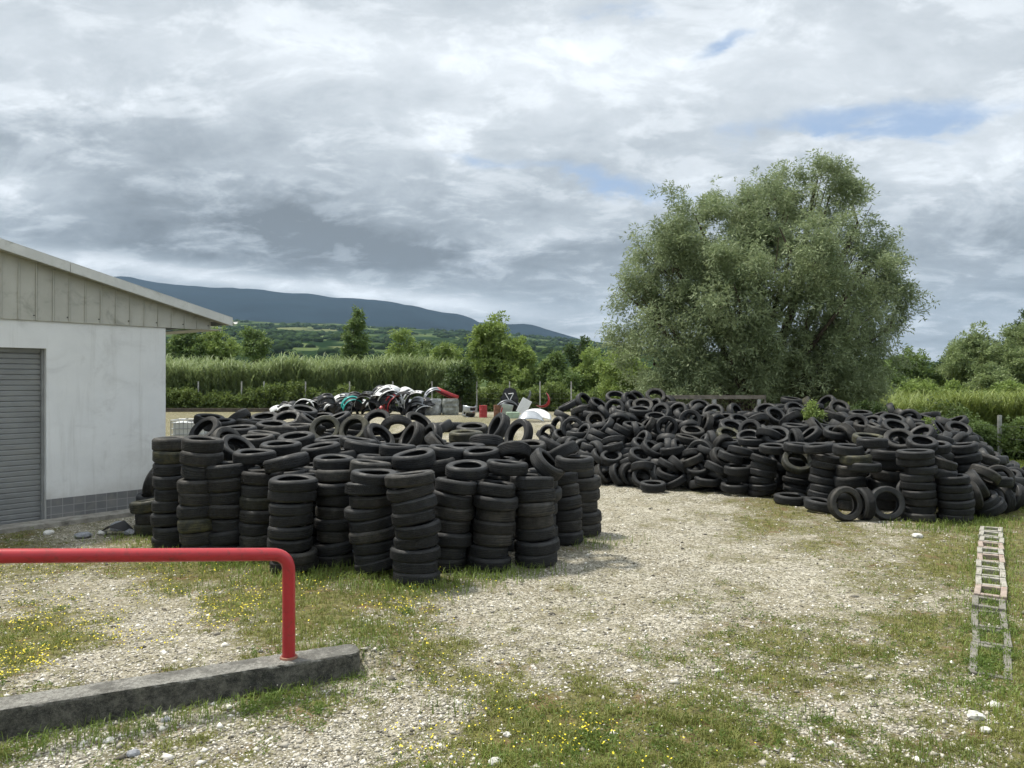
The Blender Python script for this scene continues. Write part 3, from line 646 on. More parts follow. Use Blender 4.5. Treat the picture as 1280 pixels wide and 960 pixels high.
for i in range(NS+1):
    s = 5.2*i/NS; h = wall_h(s); endr = .06*max(0, 1-s/.07)**2
    for j, (a, hf) in enumerate(ring):
        r1 = (vnoise(s*1.2, j*.3, 2., 5)-.5)*.010+(vnoise(s*16., j*1.7, 3., 6)-.5)*.008
        cut = max(0, (s-2.9))*.5; cut = min(cut, 1)*max(0, vnoise(s*2.5, j*.5, 1.5, 9)-.35)*.08 if hf > .9 and a < .2 else 0
        aa = a+(endr if a < .1 else -endr if a > .2 else 0)+(-r1 if a < .1 else r1)*(1 if hf < .99 else .3)+(cut if a < .1 else 0)
        q = E-dd*(s+r1*.5)+pp*aa; V.append((q.x, q.y, h*hf+(r1 if hf > .9 else 0)*.7-cut if hf > 0 else -.15))
m_ = len(ring); Fq = [(i*m_+j, (i+1)*m_+j, (i+1)*m_+j+1, i*m_+j+1) for i in range(NS) for j in range(m_-1)]
cw = MB(); cw.v = V; cw.f = Fq+[tuple(range(m_))[::-1], tuple(NS*m_+j for j in range(m_))]
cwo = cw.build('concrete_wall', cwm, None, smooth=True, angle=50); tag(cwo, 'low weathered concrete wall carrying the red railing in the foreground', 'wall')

red = mat('red_paint', (.40, .022, .030), .34, var=.06, scale=9, bump=.06, bscale=60, spec=.5, dirt=(.16, .03, .025), dirt_amt=.8, dscale=16)
rl = empty('red_railing', (-1.96, 6.75, .215), label='thick red painted pipe railing with one bent end post on the low wall', cat='railing')
RO = Vector((-1.96, 6.75, .215))
Lf = Vector((-3.856, 5.79, 1.33)); Tp = Vector((-1.96, 6.75, 1.127)); dirr = (Tp-Lf).normalized(); far = Tp-dirr*5.2
pts = [far, Lf, Tp-dirr*.17]
for a in np.linspace(0, 1, 9)[1:-1]:
    pts.append((Tp-dirr*.15)*(1-a)**2+Tp*2*a*(1-a)+(Tp-Vector((0, 0, .15)))*a*a)
pts.append(Tp-Vector((0, 0, .17))); 
pts2 = pts+[RO+Vector((0, 0, .45)), RO-Vector((0, 0, .03))]
mb = MB(); mb.tube([q-RO for q in pts2], .0555, 28); mb.build('pipe', red, rl, smooth=True)
mb = MB(); mb.tube([Lf-dirr*1.6-RO, Vector((Lf.x, Lf.y, 0))-dirr*1.6-RO+Vector((0, 0, .35))], .0555, 20); mb.build('post', red, rl, smooth=True)
mb = MB(); mb.lathe([(.06, 0), (.078, .004), (.074, .018), (.06, .022)], 20, (0, 0, .0)); mb.build('weld_collar', mat('rust_collar', (.25, .12, .08), .8), rl, smooth=True)

# ------------------------------------------------------------------ row of hollow blocks at the right
blk = [mat('block_grey', (.20, .19, .165), .95, var=.3, scale=9, bump=.6, bscale=60, dirt=(.09, .09, .07), dirt_amt=.6, dscale=6),
       mat('block_pale', (.34, .325, .285), .95, var=.25, scale=9, bump=.6, bscale=60, dirt=(.14, .13, .10), dirt_amt=.5, dscale=6),
       mat('block_red', (.33, .27, .23), .95, var=.2, scale=9, bump=.5, bscale=60, dirt=(.34, .07, .055), dirt_amt=.95, dscale=3.2)]
A0 = Vector((4.26, 6.85, 0)); A1 = Vector((9.2, 14.75, 0)); dv = (A1-A0).normalized(); LN = (A1-A0).length; rzb = math.atan2(dv.y, dv.x)
def block(L_, W_, H_, m):
    mb = MB(); wt = .068
    mb.box((0, W_/2-wt/2, H_/2), (L_, wt, H_)); mb.box((0, -W_/2+wt/2, H_/2), (L_, wt, H_))
    mb.box((L_/2-wt/2, 0, H_/2), (wt, W_-2*wt-.004, H_-.004)); mb.box((-L_/2+wt/2, 0, H_/2), (wt, W_-2*wt-.004, H_-.004))
    return mb
words_ = 'first second third fourth fifth sixth seventh eighth ninth tenth eleventh twelfth thirteenth fourteenth fifteenth sixteenth seventeenth'.split()
lens = [.95, .6, .75, .5, .5, .5, .5, .5, .5, .5, .5, .5, .5, .5]; s = .0; i = 0
for i, L_ in enumerate(lens):
    if s+L_ > LN: break
    kind = 0 if i < 4 else (2 if i in (4, 8, 10) else 1)
    c = A0+dv*(s+L_/2)+Vector((random.uniform(-.02, .02), random.uniform(-.02, .02), -.115 if i > 3 else -.145))
    o = block(L_-.02, .34, .19 if i > 2 else .17, kind).build('hollow_block', blk[kind], None, bevel=.008)
    o.location = c; o.rotation_euler = (R(random.uniform(-2, 2)), R(random.uniform(-1.5, 1.5)), rzb+R(random.uniform(-2.5, 2.5)))
    look = 'grass-filled grey' if kind == 0 else ('red-stained' if kind == 2 else 'pale grey')
    tag(o, f'{look} hollow block, {words_[i]} from the near end of the row on the grass', 'block', 'hollow blocks in a row on the grass'); s += L_+.015

# ------------------------------------------------------------------ tyres
rub = []
def rubber(name, base, dust, amt, inst=True):
    m = bpy.data.materials.new(name); m.use_nodes = True; t = NT(m.node_tree); p = t.n['Principled BSDF']
    co = t.new('ShaderNodeTexCoord').outputs['Object']; geo = t.new('ShaderNodeNewGeometry')
    r = t.new('ShaderNodeObjectInfo').outputs['Random'] if inst else t.new('ShaderNodeAttribute', attribute_name='r').outputs['Fac']
    pw = geo.outputs['Position']
    c = t.mix(r, tuple(q*.75 for q in base), tuple(q*1.35 for q in base))
    d = t.ramp(t.noise(pw, 5.5, 7, .7, .3), .42, .72, 0, amt)
    d = t.m('MULTIPLY', d, t.ramp(r, 0, 1, .5, 1.3)); c = t.mix(d, c, dust)
    c = t.mix(t.ramp(t.noise(pw, 38, 3, .6), .60, .75, 0, .25), c, tuple(q*1.3 for q in dust))
    t.put(p.inputs['Base Color'], c); t.put(p.inputs['Roughness'], t.ramp(t.noise(pw, 9, 4), .3, .7, .5, .78)); p.inputs['Specular IOR Level'].default_value = .42
    if inst:
        sx = t.new('ShaderNodeSeparateXYZ'); t.l.new(co, sx.inputs[0])
        ang = t.m('ARCTAN2', sx.outputs[1], sx.outputs[0]); rad = t.m('SQRT', t.m('ADD', t.m('MULTIPLY', sx.outputs[0], sx.outputs[0]), t.m('MULTIPLY', sx.outputs[1], sx.outputs[1])))
        sip = t.m('SINE', t.m('ADD', t.m('MULTIPLY', ang, 96.), t.m('MULTIPLY', sx.outputs[2], 60.)))
        tread = t.m('MULTIPLY', t.ramp(sip, .2, .8), t.ramp(rad, .292, .300)); sideb = t.m('MULTIPLY', t.noise(co, 45, 3), .35)
        b = t.new('ShaderNodeBump'); b.inputs['Strength'].default_value = .9; b.inputs['Distance'].default_value = .010
        t.put(b.inputs['Height'], t.m('SUBTRACT', sideb, tread)); t.l.new(b.outputs[0], p.inputs['Normal'])
    return m
RB = [rubber('rubber_black', (.017, .018, .019), (.048, .047, .044), .45), rubber('rubber_dusty', (.023, .0225, .021), (.080, .075, .064), .75),
      rubber('rubber_mossy', (.030, .031, .024), (.11, .105, .055), .95), rubber('rubber_stuff', (.015, .016, .017), (.048, .047, .044), .45, False)]
def tyre_prof(kind, low=False):
    Ro, w, ri = .31, .095, .198
    if low: return [(ri, -.068), (.225, -.092), (.262, -w), (.295, -.083), (Ro, -.060), (Ro+.001, 0), (Ro, .060), (.295, .083), (.262, w), (.225, .092), (ri, .068), (.225, .066), (.292, .05), (.292, -.05), (.225, -.066)]
    P = [(ri, -.064), (ri+.003, -.078), (.212, -.084), (.218, -.089), (.222, -.0875), (.240, -.0945), (.258, -w), (.276, -.0925), (.279, -.0945), (.283, -.0925), (.297, -.080), (.304, -.071), (.3085, -.062)]
    gw = {0: (-.040, -.014, .014, .040), 1: (-.034, 0, .034), 2: (-.046, -.024, 0, .024, .046)}[kind]
    for g_ in gw: P += [(Ro+.0006, g_-.0062), (Ro-.010, g_-.0045), (Ro-.010, g_+.0045), (Ro+.0006, g_+.0062)]
    P += [(r_, -z_) for r_, z_ in P[12::-1]]
    P += [(.204, .060), (.222, .070), (.255, .075), (.284, .066), (.296, .045), (.297, 0), (.296, -.045), (.284, -.066), (.255, -.075), (.222, -.070), (.204, -.060)]
    return P
TM = []
for kd in (0, 1, 2):
    for mi in (0, 1, 2):
        mb = MB().lathe(tyre_prof(kd), 56, closed=True)
        wa_, wb_ = random.uniform(.003, .012), random.uniform(0, 6.28); wc_ = random.uniform(0, .018)
        mb.v = [(x_*(1+wc_*math.cos(2*math.atan2(y_, x_))), y_, z_+wa_*math.cos(2*math.atan2(y_, x_)+wb_)) for x_, y_, z_ in mb.v]
        me = bpy.data.meshes.new('tyre'); me.from_pydata(mb.v, [], [f[::-1] for f in mb.f]); me.polygons.foreach_set('use_smooth', np.ones(len(me.polygons), bool)); me.materials.append(RB[mi])
        try: me.set_sharp_from_angle(angle=R(42))
        except Exception: pass
        me.update(); TM.append(me)
# block-tread mesh for the one knobbly tyre
mb = MB().lathe(tyre_prof(1), 64, closed=True); nb = len(mb.v)
for i in range(64):
    for j, zz in enumerate((-.06, -.02, .02, .06)):
        a = (i+.5*(j % 2))/64*2*math.pi; mb.box((.313*math.cos(a), .313*math.sin(a), zz), (.018, .017, .026), Matrix.Rotation(a, 3, 'Z'))
knob = bpy.data.meshes.new('tyre'); knob.from_pydata(mb.v, [], [f[::-1] if k_ < 64*len(tyre_prof(1)) else f for k_, f in enumerate(mb.f)]); knob.materials.append(RB[0])
TYRES = [
(-145,1136,149,10,-137,326,206,0,'flat-lying tyre atop the near cluster, second row back, sixth from left'),
(-304,1069,122,3,-60,330,165,0,"black tread-sided tyre, top in the near cluster's sixth front stack from left"),
(-64,1102,137,7,-83,321,173,0,'flat-lying tyre atop the near cluster, first row back, ninth from left'),
(-134,1010,136,6,162,330,163,0,"black tread-sided tyre, top in the near cluster's ninth front stack from left"),
(632,1459,32,80,-85,325,190,1,"upright ring-like tyre leaning at the heap's foot, left of the edge-on tyre"),
(-470,1169,168,6,-18,310,201,0,"black tread-sided tyre, top in the near cluster's third front stack from left"),
(-127,1010,40,0,108,330,163,0,"black tread-sided tyre, third up in the near cluster's ninth front stack from left"),
(-336,1147,143,12,180,335,198,0,'flat-lying tyre atop the near cluster, second row back, second from left'),
(36,1113,28,4,-145,330,187,0,"black tread-sided tyre, second up in the near cluster's twelfth front stack from left"),
(-123,1006,72,7,179,305,163,0,"black tread-sided tyre, fifth up in the near cluster's ninth front stack from left"),
(-23,1084,96,6,-30,320,178,0,"black tread-sided tyre, sixth up in the near cluster's eleventh front stack from left"),
(-78,1080,118,6,18,305,185,0,"black tread-sided tyre, top in the near cluster's tenth front stack from left"),
(29,1112,119,3,40,320,187,0,"black tread-sided tyre, top in the near cluster's twelfth front stack from left"),
(-24,1085,113,6,20,295,178,0,"black tread-sided tyre, top in the near cluster's eleventh front stack from left"),
(-33,1085,11,5,-10,320,178,0,"black tread-sided tyre, bottom in the near cluster's eleventh front stack from left"),
(-397,1186,148,3,-77,321,178,0,'flat-lying tyre atop the near cluster, second row back, first from left'),
(-7,1110,140,5,2,300,175,0,'flat-lying tyre atop the near cluster, first row back, twelfth from left'),
(-128,1008,104,12,175,305,163,0,"black tread-sided tyre, seventh up in the near cluster's ninth front stack from left"),
(52,1136,141,42,-17,285,201,0,'tilted tyre atop the near cluster, second row back, eighth from left'),
(-433,1165,130,3,-164,320,203,0,"black tread-sided tyre, top in the near cluster's fourth front stack from left"),
(-133,1010,120,12,-179,310,163,0,"black tread-sided tyre, eighth up in the near cluster's ninth front stack from left"),
(710,1459,33,79,-95,330,190,1,"upright ring-like tyre leaning at the heap's foot, right of the edge-on tyre"),
(-470,1165,148,4,17,310,201,0,"black tread-sided tyre, eighth up in the near cluster's third front stack from left"),
(93,1145,143,3,-62,285,190,0,'flat-lying tyre atop the near cluster, second row back, ninth from left'),
(-189,1055,133,4,-27,320,160,0,"black tread-sided tyre, top in the near cluster's eighth front stack from left"),
(-302,1067,24,4,-35,310,165,0,"black tread-sided tyre, second up in the near cluster's sixth front stack from left"),
(-125,1008,10,4,13,310,163,0,"black tread-sided tyre, bottom in the near cluster's ninth front stack from left"),
(-309,1070,41,4,-58,305,165,0,"black tread-sided tyre, third up in the near cluster's sixth front stack from left"),
(-263,1137,144,4,-57,302,170,0,'flat-lying tyre atop the near cluster, second row back, third from left'),
(-25,1086,61,5,-15,305,178,0,"black tread-sided tyre, fourth up in the near cluster's eleventh front stack from left"),
(-307,1068,89,0,-103,295,165,0,"black tread-sided tyre, sixth up in the near cluster's sixth front stack from left"),
(-308,1069,57,0,153,305,165,0,"black tread-sided tyre, fourth up in the near cluster's sixth front stack from left"),
(-191,1057,55,9,179,330,160,0,"black tread-sided tyre, fourth up in the near cluster's eighth front stack from left"),
(-129,1006,88,8,171,285,163,0,"black tread-sided tyre, sixth up in the near cluster's ninth front stack from left"),
(-197,1058,86,6,-167,330,160,0,"black tread-sided tyre, sixth up in the near cluster's eighth front stack from left"),
(-85,1082,100,11,-6,305,185,0,"black tread-sided tyre, sixth up in the near cluster's tenth front stack from left"),
(33,1118,46,0,165,305,187,0,"black tread-sided tyre, third up in the near cluster's twelfth front stack from left"),
(32,1108,83,4,-171,295,187,0,"black tread-sided tyre, fifth up in the near cluster's twelfth front stack from left"),
(-127,1008,24,4,46,295,163,0,"black tread-sided tyre, second up in the near cluster's ninth front stack from left"),
(32,1111,101,4,151,310,187,0,"black tread-sided tyre, sixth up in the near cluster's twelfth front stack from left"),
(2,1192,152,29,97,285,208,0,'slightly tilted tyre atop the near cluster, third row back, eighth from left'),
(-306,1071,106,4,62,330,165,0,"black tread-sided tyre, seventh up in the near cluster's sixth front stack from left"),
(35,1112,10,3,-154,310,187,0,"black tread-sided tyre, bottom in the near cluster's twelfth front stack from left"),
(-85,1087,82,6,-5,330,185,0,"black tread-sided tyre, fifth up in the near cluster's tenth front stack from left"),
(-193,1057,70,9,-177,310,160,0,"black tread-sided tyre, fifth up in the near cluster's eighth front stack from left"),
(-191,1057,102,4,-166,320,160,0,"black tread-sided tyre, seventh up in the near cluster's eighth front stack from left"),
(-126,1010,56,6,177,295,163,0,"black tread-sided tyre, fourth up in the near cluster's ninth front stack from left"),
(-34,1087,26,5,16,285,178,0,"black tread-sided tyre, second up in the near cluster's eleventh front stack from left"),
(-47,1178,151,7,-115,295,181,0,'flat-lying tyre atop the near cluster, third row back, seventh from left'),
(-298,1200,156,9,-142,312,183,0,'flat-lying tyre atop the near cluster, third row back, second from left'),
(-303,1071,10,4,153,330,165,0,"black tread-sided tyre, bottom in the near cluster's sixth front stack from left"),
(-307,1070,73,3,162,295,165,0,"black tread-sided tyre, fifth up in the near cluster's sixth front stack from left"),
(-27,1085,44,4,24,285,178,0,"black tread-sided tyre, third up in the near cluster's eleventh front stack from left"),
(-379,1261,155,5,-90,335,171,0,'flat-lying tyre atop the near cluster, fourth row back, third from left'),
(-376,1159,120,0,76,310,188,0,"black tread-sided tyre, top in the near cluster's fifth front stack from left"),
(-474,1165,49,3,164,305,201,0,"black tread-sided tyre, third up in the near cluster's third front stack from left"),
(-195,1055,118,4,94,330,160,0,"black tread-sided tyre, eighth up in the near cluster's eighth front stack from left"),
(-255,1111,26,9,-174,310,174,0,"black tread-sided tyre, second up in the near cluster's seventh front stack from left"),
(-189,1056,39,6,-179,295,160,0,"black tread-sided tyre, third up in the near cluster's eighth front stack from left"),
(-89,1080,45,5,21,330,185,0,"black tread-sided tyre, third up in the near cluster's tenth front stack from left"),
(-431,1166,110,0,0,320,203,0,"black tread-sided tyre, sixth up in the near cluster's fourth front stack from left"),
(32,1115,64,4,-157,285,187,0,"black tread-sided tyre, fourth up in the near cluster's twelfth front stack from left"),
(-182,1396,162,62,-150,305,195,0,'edge-on standing tyre atop the near cluster, fifth row back, sixth from left'),
(-23,1089,78,6,-20,285,178,0,"black tread-sided tyre, fifth up in the near cluster's eleventh front stack from left"),
(-473,1165,108,4,-112,320,201,0,"black tread-sided tyre, sixth up in the near cluster's third front stack from left"),
(-254,1117,128,3,73,310,174,0,"black tread-sided tyre, top in the near cluster's seventh front stack from left"),
(-255,1112,9,0,-174,310,174,0,"black tread-sided tyre, bottom in the near cluster's seventh front stack from left"),
(622,1677,88,41,-89,329,168,1,"tilted tyre in the big heap's ninth tier down, tenth from its left"),
(-443,1240,154,39,-29,297,190,0,'tilted tyre atop the near cluster, third row back, first from left'),
(-473,1167,69,3,122,330,201,0,"black tread-sided tyre, fourth up in the near cluster's third front stack from left"),
(-429,1166,70,0,-170,320,203,0,"black tread-sided tyre, fourth up in the near cluster's fourth front stack from left"),
(670,1464,31,88,3,310,190,1,"tyre on edge, tread showing, between the two upright rings at the heap's foot"),
(-539,1222,165,0,-168,310,198,0,"black tread-sided tyre, top in the near cluster's second front stack from left"),
(-255,1115,60,0,71,320,174,0,"black tread-sided tyre, fourth up in the near cluster's seventh front stack from left"),
(-380,1156,11,4,171,330,188,0,"black tread-sided tyre, bottom in the near cluster's fifth front stack from left"),
(-428,1165,30,6,165,305,203,0,"black tread-sided tyre, second up in the near cluster's fourth front stack from left"),
(-184,1059,14,15,170,330,160,0,"black tread-sided tyre, bottom in the near cluster's eighth front stack from left"),
(811,1521,140,21,-101,285,187,1,"slightly tilted tyre in the big heap's seventh tier down, twenty-first from its left"),
(-432,1169,90,3,-157,320,203,0,"black tread-sided tyre, fifth up in the near cluster's fourth front stack from left"),
(12,1423,163,68,-140,326,171,0,'edge-on standing tyre atop the near cluster, fifth row back, ninth from left'),
(-100,1186,154,7,3,296,183,0,'flat-lying tyre atop the near cluster, third row back, fifth from left'),
(765,1459,126,3,-170,330,152,1,"black tread-sided tyre, top in the sixth stack along the big heap's front"),
(-238,1231,158,10,22,307,174,0,'flat-lying tyre atop the near cluster, fourth row back, sixth from left'),
(-258,1112,111,0,-7,320,174,0,"black tread-sided tyre, seventh up in the near cluster's seventh front stack from left"),
(-88,1084,64,8,6,295,185,0,"black tread-sided tyre, fourth up in the near cluster's tenth front stack from left"),
(-472,1170,30,4,-169,310,201,0,"black tread-sided tyre, second up in the near cluster's third front stack from left"),
(-431,1165,11,3,-174,285,203,0,"black tread-sided tyre, bottom in the near cluster's fourth front stack from left"),
(-29,1553,168,62,-158,335,203,0,'edge-on standing tyre atop the near cluster, sixth row back, thirteenth from left'),
(-255,1114,77,3,-56,295,174,0,"black tread-sided tyre, fifth up in the near cluster's seventh front stack from left"),
(-472,1164,89,0,86,305,201,0,"black tread-sided tyre, fifth up in the near cluster's third front stack from left"),
(-376,1156,64,0,162,320,188,0,"black tread-sided tyre, fourth up in the near cluster's fifth front stack from left"),
(-204,1111,140,6,19,300,180,0,'flat-lying tyre atop the near cluster, first row back, seventh from left'),
(-254,1114,43,0,32,285,174,0,"black tread-sided tyre, third up in the near cluster's seventh front stack from left"),
(-241,1396,162,48,-30,305,174,0,'tilted tyre atop the near cluster, fifth row back, fifth from left'),
(-380,1154,46,0,-90,285,188,0,"black tread-sided tyre, third up in the near cluster's fifth front stack from left"),
(-379,1159,83,0,-25,305,188,0,"black tread-sided tyre, fifth up in the near cluster's fifth front stack from left"),
(-96,1084,11,4,-33,320,185,0,"black tread-sided tyre, bottom in the near cluster's tenth front stack from left"),
(601,1660,10,3,-80,340,190,1,"flat-lying tyre in the big heap's twelfth tier down, first from its left"),
(-539,1222,48,3,-148,330,198,0,"black tread-sided tyre, third up in the near cluster's second front stack from left"),
(-537,1220,126,0,-45,305,198,0,"black tread-sided tyre, seventh up in the near cluster's second front stack from left"),
(-255,1114,94,4,37,285,174,0,"black tread-sided tyre, sixth up in the near cluster's seventh front stack from left"),
(925,1504,82,30,0,285,191,1,"slightly tilted tyre in the big heap's tenth tier down, nineteenth from its left"),
(-375,1337,162,11,-106,320,179,0,'flat-lying tyre atop the near cluster, fifth row back, third from left'),
(667,1525,128,4,-86,291,201,1,"flat-lying tyre in the big heap's seventh tier down, eighteenth from its left"),
(75,1179,154,29,162,285,188,0,'slightly tilted tyre atop the near cluster, third row back, tenth from left'),
(796,1581,142,38,-109,311,190,1,"tilted tyre in the big heap's sixth tier down, twenty-second from its left"),
(-602,1508,166,48,-115,329,171,0,'tilted tyre atop the near cluster, sixth row back, first from left'),
(-180,1210,155,3,0,290,195,0,'flat-lying tyre atop the near cluster, third row back, third from left'),
(713,1522,142,0,-39,291,193,1,"flat-lying tyre in the big heap's seventh tier down, nineteenth from its left"),
(-472,1169,11,4,-127,285,201,0,"black tread-sided tyre, bottom in the near cluster's third front stack from left"),
(-312,1523,167,58,-110,317,195,0,'upright open-faced tyre atop the near cluster, sixth row back, seventh from left'),
(-427,1170,50,3,-106,305,203,0,"black tread-sided tyre, third up in the near cluster's fourth front stack from left"),
(-535,1218,107,0,-126,320,198,0,"black tread-sided tyre, sixth up in the near cluster's second front stack from left"),
(-538,1220,146,3,-27,305,198,0,"black tread-sided tyre, eighth up in the near cluster's second front stack from left"),
(-379,1159,101,0,-47,285,188,0,"black tread-sided tyre, sixth up in the near cluster's fifth front stack from left"),
(626,1559,13,8,-30,322,205,1,"flat-lying tyre in the big heap's twelfth tier down, second from its left"),
(-535,1220,29,5,-117,320,198,0,"black tread-sided tyre, second up in the near cluster's second front stack from left"),
(-84,1411,162,3,-90,323,208,0,'flat-lying tyre atop the near cluster, fifth row back, eighth from left'),
(-234,1553,168,50,110,323,197,0,'tilted tyre atop the near cluster, sixth row back, eighth from left'),
(-378,1157,28,5,165,305,188,0,"black tread-sided tyre, second up in the near cluster's fifth front stack from left"),
(695,1582,58,4,164,305,235,1,"black tread-sided tyre, third up in the fourth stack along the big heap's front"),
(837,1452,36,6,-147,330,146,1,"black tread-sided tyre, third up in the seventh stack along the big heap's front"),
(924,1490,20,30,-180,308,195,1,"slightly tilted tyre in the big heap's twelfth tier down, ninth from its left"),
(-43,1303,158,22,90,298,196,0,'slightly tilted tyre atop the near cluster, fourth row back, eighth from left'),
(648,1622,123,6,180,310,185,1,"flat-lying tyre in the big heap's seventh tier down, seventeenth from its left"),
(-538,1220,68,3,135,310,198,0,"black tread-sided tyre, fourth up in the near cluster's second front stack from left"),
(-93,1083,27,6,18,295,185,0,"black tread-sided tyre, second up in the near cluster's tenth front stack from left"),
(-373,1536,167,60,-83,304,176,0,'upright open-faced tyre atop the near cluster, sixth row back, sixth from left'),
(-472,1168,128,8,-11,285,201,0,"black tread-sided tyre, seventh up in the near cluster's third front stack from left"),
(948,1621,123,7,177,310,193,1,"black tread-sided tyre, top in the eighth stack along the big heap's front"),
(83,1262,48,4,-162,330,198,0,"black tread-sided tyre, third up in the near cluster's thirteenth front stack from left"),
(689,1503,97,0,-20,311,177,1,"flat-lying tyre in the big heap's ninth tier down, eleventh from its left"),
(84,1260,11,3,-176,330,198,0,"black tread-sided tyre, bottom in the near cluster's thirteenth front stack from left"),
(82,1258,68,3,-172,320,198,0,"black tread-sided tyre, fourth up in the near cluster's thirteenth front stack from left"),
(833,1452,64,4,-142,320,146,1,"black tread-sided tyre, fifth up in the seventh stack along the big heap's front"),
(-630,1335,49,9,-180,310,199,0,"black tread-sided tyre, top in the near cluster's first front stack from left"),
(-538,1221,12,6,-176,310,198,0,"black tread-sided tyre, bottom in the near cluster's second front stack from left"),
(768,1464,112,5,168,330,152,1,"black tread-sided tyre, eighth up in the sixth stack along the big heap's front"),
(830,1449,79,7,157,295,146,1,"black tread-sided tyre, top in the seventh stack along the big heap's front"),
(525,1788,58,5,-84,314,201,1,"flat-lying tyre in the big heap's tenth tier down, sixteenth from its left"),
(338,1845,12,5,-90,310,200,1,"lone tyre lying flat on gravel at the big heap's foot"),
(772,1458,52,3,-165,295,152,1,"black tread-sided tyre, fourth up in the sixth stack along the big heap's front"),
(771,1579,113,0,-31,330,209,1,"black tread-sided tyre, top in the fifth stack along the big heap's front"),
(-535,1217,87,4,178,285,198,0,"black tread-sided tyre, fifth up in the near cluster's second front stack from left"),
(-187,1057,24,9,178,295,160,0,"black tread-sided tyre, second up in the near cluster's eighth front stack from left"),
(772,1460,8,0,-173,305,152,1,"black tread-sided tyre, bottom in the sixth stack along the big heap's front"),
(768,1578,72,3,-28,295,209,1,"black tread-sided tyre, fourth up in the fifth stack along the big heap's front"),
(772,1462,67,0,-5,305,152,1,"black tread-sided tyre, fifth up in the sixth stack along the big heap's front"),
(677,1515,112,4,-105,298,189,1,"flat-lying tyre in the big heap's eighth tier down, fourteenth from its left"),
(85,1259,29,4,90,295,198,0,"black tread-sided tyre, second up in the near cluster's thirteenth front stack from left"),
(591,1742,111,6,-90,306,182,1,"flat-lying tyre in the big heap's seventh tier down, fifteenth from its left"),
(775,1457,97,5,179,285,152,1,"black tread-sided tyre, seventh up in the sixth stack along the big heap's front"),
(-448,1351,160,6,-90,295,170,0,'flat-lying tyre atop the near cluster, fourth row back, second from left'),
(953,1619,104,10,-171,320,193,1,"black tread-sided tyre, sixth up in the eighth stack along the big heap's front"),
(121,1330,89,4,168,330,202,0,"black tread-sided tyre, fifth up in the near cluster's fourteenth front stack from left"),
(516,1782,19,5,-89,314,181,1,"flat-lying tyre in the big heap's eleventh tier down, fifth from its left"),
(896,1480,66,61,-24,291,188,1,"edge-on standing tyre in the big heap's eleventh tier down, ninth from its left"),
(-114,1153,137,8,-174,300,206,0,'flat-lying tyre atop the near cluster, first row back, eighth from left'),
(836,1454,50,4,164,320,146,1,"black tread-sided tyre, fourth up in the seventh stack along the big heap's front"),
(776,1461,37,0,-136,295,152,1,"black tread-sided tyre, third up in the sixth stack along the big heap's front"),
(769,1461,82,4,158,285,152,1,"black tread-sided tyre, sixth up in the sixth stack along the big heap's front"),
(701,1587,81,4,-177,310,235,1,"black tread-sided tyre, top in the fourth stack along the big heap's front"),
(255,1973,67,26,-91,286,201,1,"slightly tilted tyre in the big heap's eighth tier down, fourth from its left"),
(837,1453,10,7,-171,310,146,1,"black tread-sided tyre, bottom in the seventh stack along the big heap's front"),
(682,1763,138,40,-180,292,176,1,"tilted tyre in the big heap's sixth tier down, eighteenth from its left"),
(838,1450,22,5,-149,295,146,1,"black tread-sided tyre, second up in the seventh stack along the big heap's front"),
(742,1708,140,63,18,325,207,1,"edge-on standing tyre in the big heap's sixth tier down, twentieth from its left"),
(979,1540,29,85,11,295,190,1,"edge-on standing tyre in the big heap's twelfth tier down, tenth from its left"),
(614,1838,134,25,35,310,192,1,"slightly tilted tyre in the big heap's sixth tier down, fifteenth from its left"),
(730,1725,148,15,-90,303,174,1,"slightly tilted tyre in the big heap's fifth tier down, twentieth from its left"),
(122,1329,30,4,174,330,202,0,"black tread-sided tyre, second up in the near cluster's fourteenth front stack from left"),
(913,1491,32,30,-179,293,170,1,"slightly tilted tyre in the big heap's twelfth tier down, seventh from its left"),
(-80,1538,167,10,-90,320,187,0,'flat-lying tyre atop the near cluster, sixth row back, twelfth from left'),
(-655,1408,79,74,-175,300,180,0,'edge-on standing tyre atop the near cluster, first row back, second from left'),
(-508,1736,175,28,-90,335,206,0,'slightly tilted tyre atop the near cluster, seventh row back, fifth from left'),
(76,1260,107,4,-172,320,198,0,"black tread-sided tyre, top in the near cluster's thirteenth front stack from left"),
(629,1695,118,4,-49,298,196,1,"flat-lying tyre in the big heap's seventh tier down, sixteenth from its left"),
(776,1465,22,6,-179,285,152,1,"black tread-sided tyre, second up in the sixth stack along the big heap's front"),
(323,1939,75,35,-67,301,192,1,"tilted tyre in the big heap's eighth tier down, sixth from its left"),
(122,1330,69,3,-170,305,202,0,"black tread-sided tyre, fourth up in the near cluster's fourteenth front stack from left"),
(574,1844,119,4,-80,305,173,1,"flat-lying tyre in the big heap's sixth tier down, fourteenth from its left"),
(630,1828,132,38,-110,322,195,1,"tilted tyre in the big heap's sixth tier down, sixteenth from its left"),
(514,1812,84,20,0,300,199,1,"slightly tilted tyre in the big heap's eighth tier down, twelfth from its left"),
(536,1805,98,20,30,299,171,1,"slightly tilted tyre in the big heap's eighth tier down, thirteenth from its left"),
(1016,1567,30,70,-170,308,193,1,"edge-on standing tyre in the big heap's twelfth tier down, eleventh from its left"),
(668,1623,101,10,-17,320,159,1,"black tread-sided tyre, top in the third stack along the big heap's front"),
(886,1661,147,43,-162,292,180,1,"tilted tyre in the big heap's sixth tier down, twenty-third from its left"),
(821,1473,106,19,0,285,192,1,"slightly tilted tyre in the big heap's ninth tier down, twelfth from its left"),
(-440,1689,170,34,5,334,210,0,'tilted tyre atop the near cluster, seventh row back, sixth from left'),
(1081,1863,145,35,-87,299,182,1,"tilted tyre in the big heap's fifth tier down, twenty-seventh from its left"),
